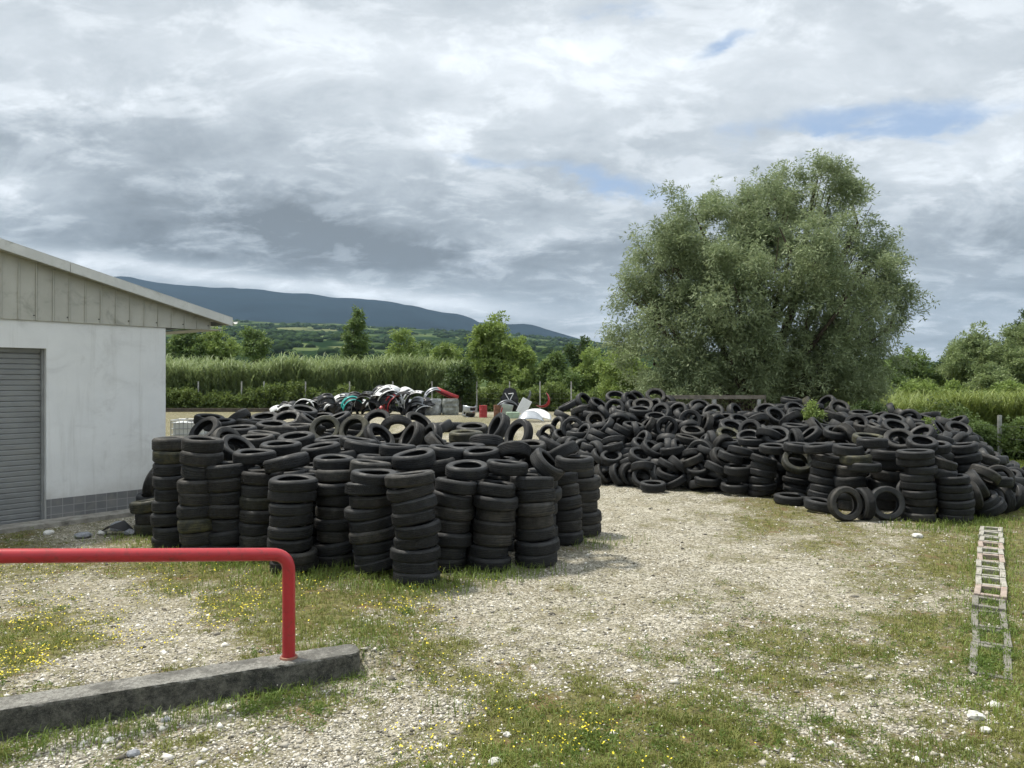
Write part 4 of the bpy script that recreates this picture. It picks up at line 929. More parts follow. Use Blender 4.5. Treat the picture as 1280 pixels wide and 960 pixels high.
(80,1260,87,4,174,305,198,0,"black tread-sided tyre, fifth up in the near cluster's thirteenth front stack from left"),
(903,1813,154,30,-90,300,187,1,"slightly tilted tyre in the big heap's fifth tier down, twenty-fourth from its left"),
(-297,1691,174,50,-90,317,202,0,'tilted tyre atop the near cluster, seventh row back, tenth from left'),
(-489,1799,192,16,-40,335,183,0,'slightly tilted tyre atop the near cluster, eighth row back, first from left'),
(-486,1312,158,60,-28,301,182,0,'edge-on standing tyre atop the near cluster, fourth row back, first from left'),
(467,1834,28,8,-87,313,177,1,"flat-lying tyre in the big heap's tenth tier down, thirteenth from its left"),
(702,2051,170,45,-66,308,187,1,"tilted tyre in the big heap's third tier down, eighteenth from its left"),
(479,2039,129,20,-90,317,175,1,"slightly tilted tyre in the big heap's fifth tier down, fifteenth from its left"),
(357,1958,90,38,-38,314,174,1,"tilted tyre in the big heap's seventh tier down, seventh from its left"),
(439,1877,72,23,179,301,188,1,"slightly tilted tyre in the big heap's ninth tier down, fifth from its left"),
(121,1328,11,3,-164,330,202,0,"black tread-sided tyre, bottom in the near cluster's fourteenth front stack from left"),
(-202,1655,172,38,-40,335,192,0,'tilted tyre atop the near cluster, sixth row back, ninth from left'),
(-146,1372,161,66,-150,300,174,0,'edge-on standing tyre atop the near cluster, fifth row back, seventh from left'),
(659,1624,55,10,-9,310,159,1,"black tread-sided tyre, fourth up in the third stack along the big heap's front"),
(-204,1173,141,4,35,330,208,0,'flat-lying tyre atop the near cluster, second row back, fifth from left'),
(402,1928,90,10,176,310,206,1,"flat-lying tyre in the big heap's eighth tier down, eighth from its left"),
(-625,1336,10,3,-141,285,199,0,"black tread-sided tyre, bottom in the near cluster's first front stack from left"),
(419,2085,139,85,-90,313,191,1,"upright open-faced tyre in the big heap's fifth tier down, eleventh from its left"),
(766,1584,51,3,22,320,209,1,"black tread-sided tyre, third up in the fifth stack along the big heap's front"),
(574,1761,23,4,-174,310,156,1,"black tread-sided tyre, second up in the first stack along the big heap's front"),
(879,1470,47,71,-13,289,194,1,"edge-on standing tyre in the big heap's twelfth tier down, sixth from its left"),
(576,1758,84,17,-4,305,156,1,"black tread-sided tyre, top in the first stack along the big heap's front"),
(663,1626,70,10,13,310,159,1,"black tread-sided tyre, fifth up in the third stack along the big heap's front"),
(727,2003,161,41,124,325,201,1,"tilted tyre in the big heap's fourth tier down, fourteenth from its left"),
(774,1579,92,4,27,310,209,1,"black tread-sided tyre, fifth up in the fifth stack along the big heap's front"),
(-535,1508,166,5,-90,335,186,0,'flat-lying tyre atop the near cluster, sixth row back, third from left'),
(-495,1586,169,10,-60,330,190,0,'flat-lying tyre atop the near cluster, sixth row back, fourth from left'),
(650,2037,158,30,107,306,198,1,"slightly tilted tyre in the big heap's fourth tier down, thirteenth from its left"),
(-446,1477,165,12,90,323,193,0,'flat-lying tyre atop the near cluster, fifth row back, second from left'),
(-391,1713,178,22,-145,335,172,0,'slightly tilted tyre atop the near cluster, seventh row back, eighth from left'),
(969,1540,63,4,62,310,200,1,"flat-lying tyre in the big heap's eleventh tier down, tenth from its left"),
(650,1758,128,85,0,291,181,1,"edge-on standing tyre in the big heap's sixth tier down, seventeenth from its left"),
(26,1235,156,6,-82,295,206,0,'flat-lying tyre atop the near cluster, third row back, ninth from left'),
(268,1948,28,68,-34,292,179,1,"edge-on standing tyre in the big heap's tenth tier down, third from its left"),
(488,1828,56,25,-2,312,196,1,"slightly tilted tyre in the big heap's tenth tier down, fourteenth from its left"),
(-121,1271,156,50,1,285,180,0,'tilted tyre atop the near cluster, fourth row back, seventh from left'),
(664,1622,86,11,13,310,159,1,"black tread-sided tyre, sixth up in the third stack along the big heap's front"),
(452,1864,53,28,-105,310,184,1,"slightly tilted tyre in the big heap's tenth tier down, twelfth from its left"),
(766,1587,11,4,15,305,209,1,"black tread-sided tyre, bottom in the fifth stack along the big heap's front"),
(572,1762,38,3,4,285,156,1,"black tread-sided tyre, third up in the first stack along the big heap's front"),
(575,1762,54,9,12,305,156,1,"black tread-sided tyre, fourth up in the first stack along the big heap's front"),
(383,1891,34,21,-31,303,179,1,"slightly tilted tyre in the big heap's tenth tier down, tenth from its left"),
(400,1880,19,27,171,311,172,1,"slightly tilted tyre in the big heap's eleventh tier down, second from its left"),
(848,1543,132,9,-110,295,182,1,"flat-lying tyre in the big heap's seventh tier down, twenty-second from its left"),
(368,2203,178,11,-87,331,181,1,"flat-lying tyre in the big heap's third tier down, eighth from its left"),
(831,1989,172,20,0,288,194,1,"slightly tilted tyre in the big heap's third tier down, twentieth from its left"),
(120,1330,50,3,-95,285,202,0,"black tread-sided tyre, third up in the near cluster's fourteenth front stack from left"),
(1007,1640,100,20,-29,297,184,1,"slightly tilted tyre in the big heap's eighth tier down, sixteenth from its left"),
(326,1916,50,19,88,297,192,1,"slightly tilted tyre in the big heap's ninth tier down, second from its left"),
(700,1581,12,0,118,285,235,1,"black tread-sided tyre, bottom in the fourth stack along the big heap's front"),
(500,1836,79,49,-48,310,174,1,"tilted tyre in the big heap's ninth tier down, sixth from its left"),
(233,1971,26,60,-30,286,172,1,"edge-on standing tyre in the big heap's tenth tier down, first from its left"),
(299,1943,31,84,112,310,207,1,"upright open-faced tyre in the big heap's tenth tier down, fourth from its left"),
(577,1763,69,11,-15,295,156,1,"black tread-sided tyre, fifth up in the first stack along the big heap's front"),
(468,1899,87,87,50,345,213,1,"upright open-faced tyre in the big heap's eighth tier down, tenth from its left"),
(994,1571,65,79,-111,285,188,1,"upright open-faced tyre in the big heap's tenth tier down, twentieth from its left"),
(658,1620,39,7,-12,285,159,1,"black tread-sided tyre, third up in the third stack along the big heap's front"),
(70,1262,156,26,3,285,177,0,'slightly tilted tyre atop the near cluster, fourth row back, ninth from left'),
(849,2187,192,60,-30,306,204,1,"edge-on standing tyre in the big heap's second tier down, tenth from its left"),
(264,2008,92,14,171,291,197,1,"flat-lying tyre in the big heap's seventh tier down, fifth from its left"),
(658,1776,34,9,9,330,137,1,"black tread-sided tyre, third up in the second stack along the big heap's front"),
(531,2100,144,70,180,305,197,1,"edge-on standing tyre in the big heap's fourth tier down, eighth from its left"),
(-623,1337,29,5,-168,295,199,0,"black tread-sided tyre, second up in the near cluster's first front stack from left"),
(-263,1315,158,8,0,315,175,0,'flat-lying tyre atop the near cluster, fourth row back, fifth from left'),
(556,1973,124,26,-76,327,202,1,"slightly tilted tyre in the big heap's sixth tier down, twelfth from its left"),
(817,1468,88,9,-5,285,178,1,"flat-lying tyre in the big heap's tenth tier down, eighteenth from its left"),
(451,1978,114,13,-31,317,182,1,"flat-lying tyre in the big heap's sixth tier down, tenth from its left"),
(438,2348,216,45,-90,316,205,1,"tilted tyre in the big heap's first tier down, fifth from its left"),
(412,1893,57,41,-4,304,202,1,"tilted tyre in the big heap's ninth tier down, fourth from its left"),
(694,1884,149,5,-87,322,192,1,"flat-lying tyre in the big heap's fifth tier down, eighteenth from its left"),
(838,1816,155,12,-80,309,190,1,"flat-lying tyre in the big heap's fifth tier down, twenty-second from its left"),
(-320,1347,157,6,-131,295,171,0,'flat-lying tyre atop the near cluster, fourth row back, fourth from left'),
(520,1894,107,63,113,280,180,1,"upright open-faced tyre in the big heap's seventh tier down, twelfth from its left"),
(-631,1763,175,40,-180,335,205,0,'tilted tyre atop the near cluster, seventh row back, second from left'),
(-576,1787,176,15,-90,335,172,0,'slightly tilted tyre atop the near cluster, seventh row back, fourth from left'),
(813,1708,150,20,0,285,200,1,"slightly tilted tyre in the big heap's fifth tier down, twenty-third from its left"),
(494,2132,154,75,-100,320,171,1,"upright open-faced tyre in the big heap's fourth tier down, sixth from its left"),
(388,1900,55,31,-1,305,166,1,"slightly tilted tyre in the big heap's ninth tier down, third from its left"),
(-622,1636,171,6,-86,335,204,0,'flat-lying tyre atop the near cluster, sixth row back, second from left'),
(-74,1240,153,3,-90,323,191,0,'flat-lying tyre atop the near cluster, third row back, sixth from left'),
(-428,1554,168,3,-89,323,183,0,'flat-lying tyre atop the near cluster, sixth row back, fifth from left'),
(582,2036,140,30,-75,337,199,1,"slightly tilted tyre in the big heap's fifth tier down, sixteenth from its left"),
(605,1953,139,65,-120,293,178,1,"upright open-faced tyre in the big heap's fifth tier down, seventeenth from its left"),
(266,2030,103,27,108,310,169,1,"slightly tilted tyre in the big heap's sixth tier down, sixth from its left"),
(304,2086,129,27,-2,303,194,1,"slightly tilted tyre in the big heap's fifth tier down, seventh from its left"),
(822,1834,158,63,-123,285,196,1,"upright open-faced tyre in the big heap's fourth tier down, fifteenth from its left"),
(450,1907,76,36,83,325,177,1,"tilted tyre in the big heap's eighth tier down, ninth from its left"),
(258,2288,192,35,-41,320,196,1,"tilted tyre in the big heap's second tier down, second from its left"),
(911,2143,187,53,-95,289,172,1,"tilted tyre in the big heap's second tier down, thirteenth from its left"),
(174,2212,129,80,-100,321,183,1,"upright open-faced tyre in the big heap's fifth tier down, third from its left"),
(747,2009,169,45,-80,312,203,1,"tilted tyre in the big heap's third tier down, nineteenth from its left"),
(325,1906,26,56,-90,285,170,1,"tilted tyre in the big heap's tenth tier down, sixth from its left"),
(-559,1655,172,6,2,335,180,0,'flat-lying tyre atop the near cluster, seventh row back, third from left'),
(657,1807,78,12,-28,280,204,1,"flat-lying tyre in the big heap's ninth tier down, ninth from its left"),
(1027,1853,146,52,-42,307,190,1,"tilted tyre in the big heap's fifth tier down, twenty-sixth from its left"),
(729,1835,152,50,-30,294,184,1,"tilted tyre in the big heap's fifth tier down, nineteenth from its left"),
(536,1810,38,0,-90,310,191,1,"flat-lying tyre in the big heap's tenth tier down, seventeenth from its left"),
(747,1614,142,9,-87,309,185,1,"flat-lying tyre in the big heap's sixth tier down, twenty-first from its left"),
(383,2254,190,38,-92,315,196,1,"tilted tyre in the big heap's second tier down, fifth from its left"),
(426,2198,173,61,-129,307,201,1,"upright open-faced tyre in the big heap's third tier down, tenth from its left"),
(238,2187,149,50,-90,294,201,1,"tilted tyre in the big heap's fourth tier down, second from its left"),
(-455,1411,162,6,0,308,188,0,'flat-lying tyre atop the near cluster, fifth row back, first from left'),
(-18,1210,109,0,67,310,189,0,'flat-lying tyre atop the near cluster, first row back, tenth from left'),
(207,2300,172,21,110,322,204,1,"slightly tilted tyre in the big heap's third tier down, second from its left"),
(-683,1736,175,12,-30,335,209,0,'flat-lying tyre atop the near cluster, seventh row back, first from left'),
(370,2097,140,56,-179,293,192,1,"tilted tyre in the big heap's fifth tier down, tenth from its left"),
(656,1621,23,10,5,310,159,1,"black tread-sided tyre, second up in the third stack along the big heap's front"),
(769,1584,31,3,26,320,209,1,"black tread-sided tyre, second up in the fifth stack along the big heap's front")]
MORE_TYRES = [
(113,1330,109,0,-22,295,202),(571,1766,12,11,168,305,156),(655,1769,12,12,-5,305,137),(656,1777,20,11,6,285,137),(664,1777,47,6,-1,295,137),(661,1776,60,8,-12,285,137),
(646,1619,10,6,5,305,159),(698,1581,34,5,156,310,235),(964,1623,12,6,178,310,193),(961,1621,28,6,163,330,193),(959,1622,47,5,-157,310,193),(955,1621,66,9,-175,305,193),
(955,1623,85,9,-160,310,193),(-355,1736,170,15,-42,335,173),(-127,1586,169,6,90,335,193),(-22,1172,137,3,-165,285,198),(36,1200,128,23,-97,285,202),(-543,1273,155,6,-81,302,178),
(-494,1249,155,4,-74,311,198),(-268,1216,145,6,-171,291,205),(-127,1217,147,17,-36,291,174),(-451,1801,175,12,-110,335,190),(-146,1523,167,30,180,317,190),(-658,1414,50,10,-93,310,190),
(-304,1153,27,0,78,310,181),(-304,1156,45,3,21,310,181),(-305,1153,63,0,-117,310,181),(-306,1140,76,0,-73,310,181),(-302,1154,87,3,69,310,181),(-307,1147,102,0,76,310,181),
(-168,1151,29,0,90,310,192),(-172,1149,48,0,174,310,192),(-182,1154,62,0,167,310,192),(-172,1139,76,3,-70,310,192),(-176,1149,94,0,108,310,192),(-109,1156,61,6,63,310,194),
(-113,1145,75,0,63,310,194),(-117,1140,92,0,72,310,194),(-52,1152,9,0,-56,310,183),(-57,1151,27,0,-37,310,183),(-52,1149,46,0,177,310,183),(-52,1150,64,4,-96,310,183),
(-56,1145,89,6,-95,310,183),(-50,1149,105,4,-88,310,183),(-340,1212,109,5,119,310,188),(-275,1200,111,4,-175,310,192),(-204,1214,10,3,171,310,193),(-207,1208,67,0,-45,310,193),
(-212,1208,94,3,-70,310,193),(-203,1211,111,3,-34,310,193),(-149,1193,76,3,-77,310,182),(-142,1204,103,3,35,310,182),(-83,1210,105,3,131,310,182),(-15,1211,10,3,133,310,189),
(-18,1207,28,3,77,310,189),(-15,1208,47,3,105,310,189),(-12,1202,93,4,-35,310,189),(43,1213,11,5,-11,310,186),(42,1216,28,0,-127,310,186),(39,1215,46,4,-44,310,186),
(41,1209,65,0,88,310,186),(42,1219,79,0,-9,310,186),(47,1203,90,8,-82,310,186),(41,1209,106,7,-93,310,186),(-426,1267,107,0,-56,310,189),(-367,1264,109,3,-170,310,189),
(-307,1265,110,3,16,310,194),(-176,1270,112,5,149,310,195),(-115,1268,110,0,-172,310,187),(-43,1263,102,3,-32,310,182),(17,1269,108,3,167,310,191),(-531,1316,126,3,70,310,186),
(-463,1318,110,3,-38,310,184),(-471,1311,125,5,-124,310,184),(-391,1320,110,4,-5,310,191),(-332,1318,112,3,-49,310,194),(48,1322,110,3,-116,310,191),(-428,1369,107,4,-43,310,184),
(-435,1367,123,3,-51,310,184),(-368,1383,124,0,-135,310,185),(-310,1382,110,4,93,310,192),(-397,1430,112,0,-143,310,194),(-339,1435,109,0,46,310,192),(-275,1429,127,0,132,310,189),
(47,1436,122,3,-83,310,183),(-494,1480,122,0,-98,310,183),(-368,1497,124,3,52,310,183),(-298,1483,130,6,-90,310,194),(-594,1539,119,0,10,310,180),(-526,1547,119,3,-26,310,179),
(-466,1551,127,3,58,310,188),(-403,1548,129,3,-121,310,191),(-564,1601,128,0,62,310,190),(-237,1604,127,4,-17,310,189),(-172,1603,123,0,56,310,183),(-113,1600,123,3,-110,310,185),
(-463,1656,128,0,5,310,189),(-341,1655,131,0,-31,310,193),(-272,1654,129,3,-135,310,189),(-199,1654,131,3,63,310,194),(-140,1655,122,0,30,310,182),(-432,1711,140,0,168,310,181),
(-301,1710,132,3,133,310,194),(-176,1707,125,0,167,310,187),(-654,1769,142,4,-58,310,184),(-460,1766,138,0,-167,310,179),(-396,1766,130,0,-42,310,193),(-338,1760,129,0,0,310,192),
(-207,1768,131,3,-58,310,193),(-503,1826,127,4,-129,310,184),(-496,1829,143,3,-113,310,184),(-431,1829,142,0,108,310,184),(-373,1820,143,3,-22,310,184),(138,2308,127,73,-149,323,179),
(201,2133,118,62,-151,309,171),(108,2299,105,70,-124,310,174),(261,2133,138,51,-179,285,183),(239,2096,118,26,4,293,178),(229,2069,104,25,0,289,174),(212,2043,86,15,-2,296,200),
(202,2015,68,15,1,292,193),(189,2008,53,15,1,291,193),(278,2069,119,30,0,300,175),(333,2067,128,80,-2,285,168),(341,2010,108,60,-160,291,178),(397,1952,92,86,-11,285,179),
(419,1942,91,62,-30,291,203),(300,2244,183,70,-110,302,203),(353,2289,202,61,-49,320,170),(315,2336,214,30,-90,315,168),(374,2324,206,63,-67,312,196),(417,2249,186,59,-155,314,170),
(323,2196,168,16,0,318,186),(477,2205,175,60,-130,308,195),(300,2152,154,41,82,301,167),(222,2360,199,60,-45,318,183),(172,2361,188,27,-179,318,187),(240,2254,167,3,-44,327,192),
(159,2346,156,28,4,328,204),(154,2134,92,27,97,320,198),(145,2116,65,41,-32,318,188),(135,2108,54,22,177,328,177),(558,2285,186,36,-90,331,172),(586,2236,170,50,-120,324,191),
(638,2195,171,65,-44,318,196),(535,1905,110,4,-90,316,177),(483,1882,91,20,0,302,175),(482,1949,104,56,177,303,167),(506,1947,111,83,-1,292,165),(777,2223,190,6,171,311,168),
(741,2135,179,10,-13,298,205),(815,2243,207,9,-65,302,169),(774,2106,184,41,-83,295,177),(908,2219,196,55,-160,310,204),(928,2135,178,27,-20,298,190),(1094,2210,173,70,-30,298,181),
(980,1981,162,22,-89,318,195),(1084,2046,161,16,-90,329,170),(1182,2186,165,12,110,328,167),(956,1828,152,60,-30,293,166),(1200,2077,150,30,-180,312,198),(1130,2000,151,30,0,311,204),
(923,1667,139,15,0,319,169),(1125,1893,127,30,0,323,187),(1070,1762,109,30,0,310,169),(1043,1683,90,55,-30,305,188),(404,2157,160,19,-94,313,181),(270,2210,169,51,-1,309,168),
(592,2164,155,20,-150,325,202),(968,2036,164,26,180,295,204),(929,2050,174,10,-110,297,183),(1075,2104,164,40,-4,315,200),(211,2081,28,58,-57,310,199),(1066,1657,54,27,-158,295,195),
(569,1818,23,36,150,325,197),(163,2080,19,30,77,280,199),(300,1994,24,37,147,325,209),(188,2307,127,67,-44,310,169),(694,1693,41,32,-120,310,207),(484,2309,167,25,147,345,165),
(186,2074,79,78,115,295,176),(706,1812,56,34,93,295,194),(1113,1628,30,77,-76,310,171),(130,2191,45,43,22,280,204),(627,2117,152,31,-68,310,197),(439,1930,30,55,-48,345,192),
(138,2143,20,27,43,310,204),(389,1955,47,26,56,325,213),(499,1852,30,30,24,345,177),(970,1736,119,65,150,345,198),(797,2063,139,47,-27,345,210),(861,2083,123,75,-13,310,203),
(1119,1714,42,72,-106,310,193),(252,2153,125,37,79,345,194),(433,2029,85,36,38,345,179),(805,1526,17,22,56,325,176),(457,2292,159,27,-98,310,180),(725,1625,25,46,57,310,173),
(337,1968,48,29,112,295,214),(573,2157,145,77,114,295,183),(222,2061,28,25,-59,295,193),(170,2058,54,21,63,310,170),(463,1912,24,47,-7,295,171),(787,1516,53,51,-154,280,192),
(731,2173,134,64,-124,310,200),(590,1919,124,28,-121,295,165),(561,1829,62,26,-164,325,207),(846,1637,127,67,-10,325,197),(937,1905,130,56,-73,345,179),(1085,1659,43,11,-114,280,190),
(880,2128,143,98,-125,310,200),(411,1936,16,17,-148,310,210),(876,1709,116,74,-120,310,195),(414,2368,177,28,-26,325,202),(1037,1606,54,10,61,345,183),(674,2086,139,28,74,310,170),
(397,2136,90,18,133,295,201),(889,1596,69,10,131,325,204),(1042,1613,35,6,31,310,212),(371,1972,83,48,141,280,185),(1118,1780,79,13,136,280,182),(451,2218,124,37,-25,325,199),
(703,1819,24,29,-48,310,205),(563,1878,77,22,38,345,188),(739,1817,49,47,144,325,187),(302,1964,58,26,137,325,194),(496,2346,191,9,58,310,173),(803,1672,98,39,-89,325,194),
(137,2393,82,34,-112,295,205),(1120,1781,47,33,83,295,177),(336,2006,60,17,157,310,169),(638,1842,16,18,173,325,168),(297,2291,154,96,-22,310,186),(684,1660,104,80,40,295,171),
(921,1979,153,32,-152,325,205),(294,2017,74,18,114,310,202),(518,2302,143,56,112,310,172),(170,2030,19,31,-39,280,190),(1134,1708,26,42,-44,345,178),(215,2337,167,58,96,280,171),
(326,2173,148,46,76,310,173),(1218,2119,130,91,-88,325,208),(706,1840,71,13,-59,325,210),(462,2078,84,37,54,345,171),(222,2018,20,28,64,325,199),(308,2054,86,16,140,295,206),
(286,2202,119,4,-103,310,202),(676,1679,20,28,28,310,197),(742,1950,147,23,-162,345,167),(1055,1698,85,15,108,325,209),(413,1915,41,48,121,345,201),(271,2015,35,57,-88,345,206),
(419,2051,100,38,60,345,207),(482,2190,160,53,-18,280,201),(704,2147,138,7,99,310,213),(950,1811,140,46,-170,310,214),(375,2052,95,24,8,345,171),(816,1540,55,35,-141,325,210),
(576,1921,79,35,100,345,197),(535,1881,67,37,15,310,214),(338,2082,78,55,-104,280,167),(1170,1802,29,51,114,345,202),(522,1831,21,32,113,310,180),(1126,1671,26,49,-83,310,194),
(1014,2042,141,23,-79,280,174),(410,2101,78,51,71,295,214),(802,1915,108,18,-161,295,213),(480,2361,192,83,33,295,192),(740,1640,52,17,-175,345,199),(103,2226,72,35,-153,345,188),
(245,2017,32,26,66,325,210),(324,2159,93,55,-125,345,213),(1056,1626,17,18,26,345,191),(1026,1641,62,6,85,325,172),(516,2235,136,21,-125,310,192),(186,2258,131,54,-58,345,214),
(509,1930,66,34,95,310,203),(291,2374,174,17,-141,310,171),(537,2151,110,60,67,310,200),(1069,1712,60,21,-114,310,183),(590,1865,101,12,-110,310,190),(1114,1945,120,72,163,295,166),
(538,2036,104,28,-44,325,180),(871,1590,98,30,14,310,202),(330,2087,138,15,-60,310,211),(1028,2020,144,44,-68,325,199),(147,2351,96,25,23,310,204),(877,1960,145,73,158,295,167),
(773,1637,98,26,-130,280,210),(183,2030,56,54,-152,325,213),(102,2344,93,31,-12,310,182),(691,1712,95,3,82,345,194),(836,1631,59,23,154,325,176),(719,1873,113,13,66,310,184),
(833,1951,123,57,-109,280,208),(1175,1764,27,74,148,280,190),(766,1937,120,14,124,310,185),(769,1650,44,34,-146,295,183),(688,2115,152,18,-139,310,180),(607,2068,128,82,-107,325,213),
(713,1765,49,47,48,310,172),(323,2274,161,77,-10,325,174),(99,2215,30,20,-3,310,169),(367,1910,29,64,-40,310,180),(77,2231,27,50,5,325,215),(76,2435,31,67,-132,325,191),
(526,1899,51,39,3,325,184),(891,1611,110,17,8,310,204),(360,1948,23,31,7,310,198),(814,2209,163,0,31,325,171),(657,1853,107,79,-153,310,212),(224,2025,74,100,-156,345,213),
(603,1876,73,44,18,325,208),(635,1823,69,40,-44,310,200),(1165,1925,92,14,-94,345,210),(794,1780,93,29,67,310,189),(348,2400,159,74,110,310,189),(462,2250,162,33,-127,310,167),
(559,2091,102,20,133,310,205),(186,2151,114,3,1,345,191),(969,1556,29,8,-115,310,205),(1259,1951,31,58,166,345,179),(784,2166,165,41,33,310,175),(564,2107,116,25,103,325,180),
(868,2137,122,57,-168,310,200),(195,2211,107,36,40,325,167),(339,2139,96,28,31,345,185),(771,2201,143,22,4,310,175),(809,1627,16,15,25,325,214),(986,1693,110,29,-62,280,210),
(404,2118,114,22,-44,280,177),(798,1720,99,32,-168,295,206),(321,1943,21,32,-82,310,180),(232,2179,91,21,84,295,184),(167,2091,82,80,-47,310,181),(406,2226,118,16,84,310,201),
(1008,1788,133,16,123,325,193),(147,2228,101,36,-52,310,202),(727,1635,97,32,-168,280,214),(612,2232,125,14,0,325,174),(1107,1656,21,34,134,310,165),(120,2208,77,20,62,295,200),
(721,1749,106,21,27,295,204),(895,2191,146,57,11,325,190),(648,1961,124,61,-4,310,209),(458,1859,15,15,106,310,211),(756,1780,116,13,113,325,178),(649,1868,93,43,129,345,210),
(637,1843,39,91,-7,325,181),(771,1801,138,22,39,345,212),(1172,1846,57,9,151,295,184),(117,2246,42,11,-65,310,207),(156,2134,64,36,94,295,207),(678,1841,14,12,-167,345,184),
(616,1983,114,13,34,310,208),(950,2181,148,37,-170,310,197),(1046,1782,123,18,116,325,181),(762,1755,117,75,27,310,169),(461,1948,74,47,17,280,192),(751,1890,152,12,10,310,183),
(340,1936,18,28,23,280,197),(836,2117,137,66,-169,310,201),(844,1523,92,33,50,310,167),(675,2166,157,33,88,310,172),(1014,1590,19,24,80,310,211),(841,2227,150,29,-143,280,214),
(705,1807,105,19,47,295,203),(361,2297,146,35,0,310,213),(550,2202,116,32,109,295,192),(801,2085,150,43,-168,310,195),(273,2346,186,7,-112,325,173),(229,2223,113,9,55,310,196),
(368,2143,114,25,-38,280,204),(63,2327,32,64,170,345,181),(837,1504,48,74,-79,280,172),(663,1843,42,42,163,310,182),(206,2261,124,31,97,325,204),(609,1820,28,58,-163,310,193),
(454,2091,124,79,-122,345,181),(606,1854,53,40,62,310,213),(737,2260,166,10,-45,310,192),(252,2308,147,33,47,295,174),(621,2287,160,12,81,295,215),(452,2323,179,27,104,310,209),
(889,1593,17,24,140,280,194),(446,1889,28,60,141,310,172),(643,2239,138,5,-180,325,171),(282,2112,95,24,-132,345,210),(658,2207,163,19,101,310,179),(1000,1665,79,12,-16,345,209),
(696,1824,103,51,-153,295,189),(507,1892,20,30,-94,310,177),(646,2094,122,17,53,280,177),(1061,2053,159,80,-121,310,207),(378,1994,60,24,151,295,172),(544,2272,171,59,138,310,199),
(992,1574,27,58,-142,295,212),(1084,1779,97,77,153,280,173),(372,1931,45,35,50,345,212),(509,1872,28,24,-149,325,167),(546,1947,91,4,74,310,187),(880,2050,144,26,-89,310,179),
(244,1982,24,49,107,280,206),(684,1683,62,11,-132,345,185),(202,2312,113,42,67,310,214),(443,2257,151,54,69,325,191),(863,1801,116,27,119,310,186),(443,2164,112,25,7,280,214),
(384,2188,116,42,93,280,211),(830,1604,80,18,139,345,191),(772,2261,151,18,-170,310,189),(810,2002,145,33,-40,310,190),(825,1922,147,30,-21,325,202),(881,1855,147,46,-38,280,211),
(476,2079,138,42,98,280,170),(338,1992,95,36,-46,310,184),(300,2238,163,81,-10,280,185),(396,2264,124,82,84,295,213),(936,2076,151,35,-75,345,201),(374,2369,168,17,33,280,204),
(725,2193,177,33,-117,345,181),(680,1958,140,3,-34,325,179),(531,2348,181,29,158,325,176),(146,2098,22,37,105,310,169),(327,1989,18,24,114,310,176),(377,2227,125,48,158,345,200),
(863,1721,122,16,-37,310,192),(454,2017,80,14,-115,310,179),(1136,1829,73,43,-174,280,191),(308,1986,69,22,133,280,167),(1018,1886,120,19,-166,345,170),(149,2079,28,56,-8,325,180),
(861,2011,152,88,19,325,198),(612,2144,120,8,78,325,198),(233,1997,65,41,-36,310,178),(472,1965,75,73,47,310,165),(943,1528,29,64,-128,310,203),(1206,1800,34,75,174,345,170),
(912,1769,117,44,21,345,215),(799,1846,145,41,108,310,174),(230,2039,27,63,-168,295,193),(230,2307,164,69,-70,310,174),(547,2334,168,14,-149,310,212),(117,2207,47,21,-107,310,211),
(533,2182,148,24,-92,310,215),(358,2258,182,55,-42,310,173),(1025,1769,121,58,128,310,166),(452,1889,37,63,-136,295,213),(861,2203,186,15,110,310,174),(782,1886,131,47,139,310,183),
(571,2235,153,49,112,295,178),(396,2306,160,17,-121,325,178),(448,2123,133,63,-140,280,198),(312,2123,86,17,-127,280,185)]

def pose_m(d):
    x, y, z, th_, ph, r_, w_ = d[:7]; th_, ph = R(th_), R(ph)
    ax = Vector((math.sin(th_)*math.cos(ph), math.sin(th_)*math.sin(ph), math.cos(th_)))
    q = ax.to_track_quat('Z', 'Y').to_matrix().to_4x4() @ Matrix.Rotation(random.uniform(0, 6.28), 4, 'Z')
    s_ = r_/310; return Matrix.Translation((x/100, y/100, z/100)) @ q @ Matrix.Diagonal((s_, s_*random.uniform(.975, 1.0), w_/190, 1))
GR = ['tyres stacked and heaped in the near cluster', 'tyres in the big heap below the willow']
for i, d in enumerate(TYRES):
    lbl = d[8]; mi = random.choices((0, 1, 2), (.72, .24, .04))[0]
    if 'sixth' in lbl and 'first front stack' in lbl or 'mossy' in lbl: mi = 2
    me = TM[random.choice((0, 1, 2))*3+mi]
    if 'eighth up' in lbl and 'eighth front stack' in lbl: me = knob
    if abs(d[0]-460) < 0: pass
    o = bpy.data.objects.new('tyre', me); COL.objects.link(o); o.matrix_world = pose_m(d)
    tag(o, lbl, 'tyre', GR[d[7]])
pf = np.array(tyre_prof(0, True)); m_ = len(pf); SG_ = 30
a = np.arange(SG_)/SG_*2*np.pi
bV = np.stack([pf[None, :, 0]*np.cos(a)[:, None], pf[None, :, 0]*np.sin(a)[:, None], np.repeat(pf[None, :, 1], SG_, 0)], -1).reshape(-1, 3)
ii, jj = np.meshgrid(np.arange(SG_), np.arange(m_), indexing='ij'); i2 = (ii+1) % SG_; j2 = (jj+1) % m_
bF = np.stack([ii*m_+jj, ii*m_+j2, i2*m_+j2, i2*m_+jj], -1).reshape(-1, 4)
VV = []; FF = []; rr_ = []
for k_, d in enumerate(MORE_TYRES):
    M4 = np.array(pose_m(d)); VV.append(bV @ M4[:3, :3].T+M4[:3, 3]); FF.append(bF+k_*len(bV)); rr_.append(np.full(len(bV), random.random()))
tag(link('tyre_mass', mesh_np('tyre_mass', np.concatenate(VV), np.concatenate(FF), attrs={'r': np.concatenate(rr_)}, smooth=True), RB[3]),
    'many more black tyres filling the inside and back of both heaps', 'tyres', kind='stuff')

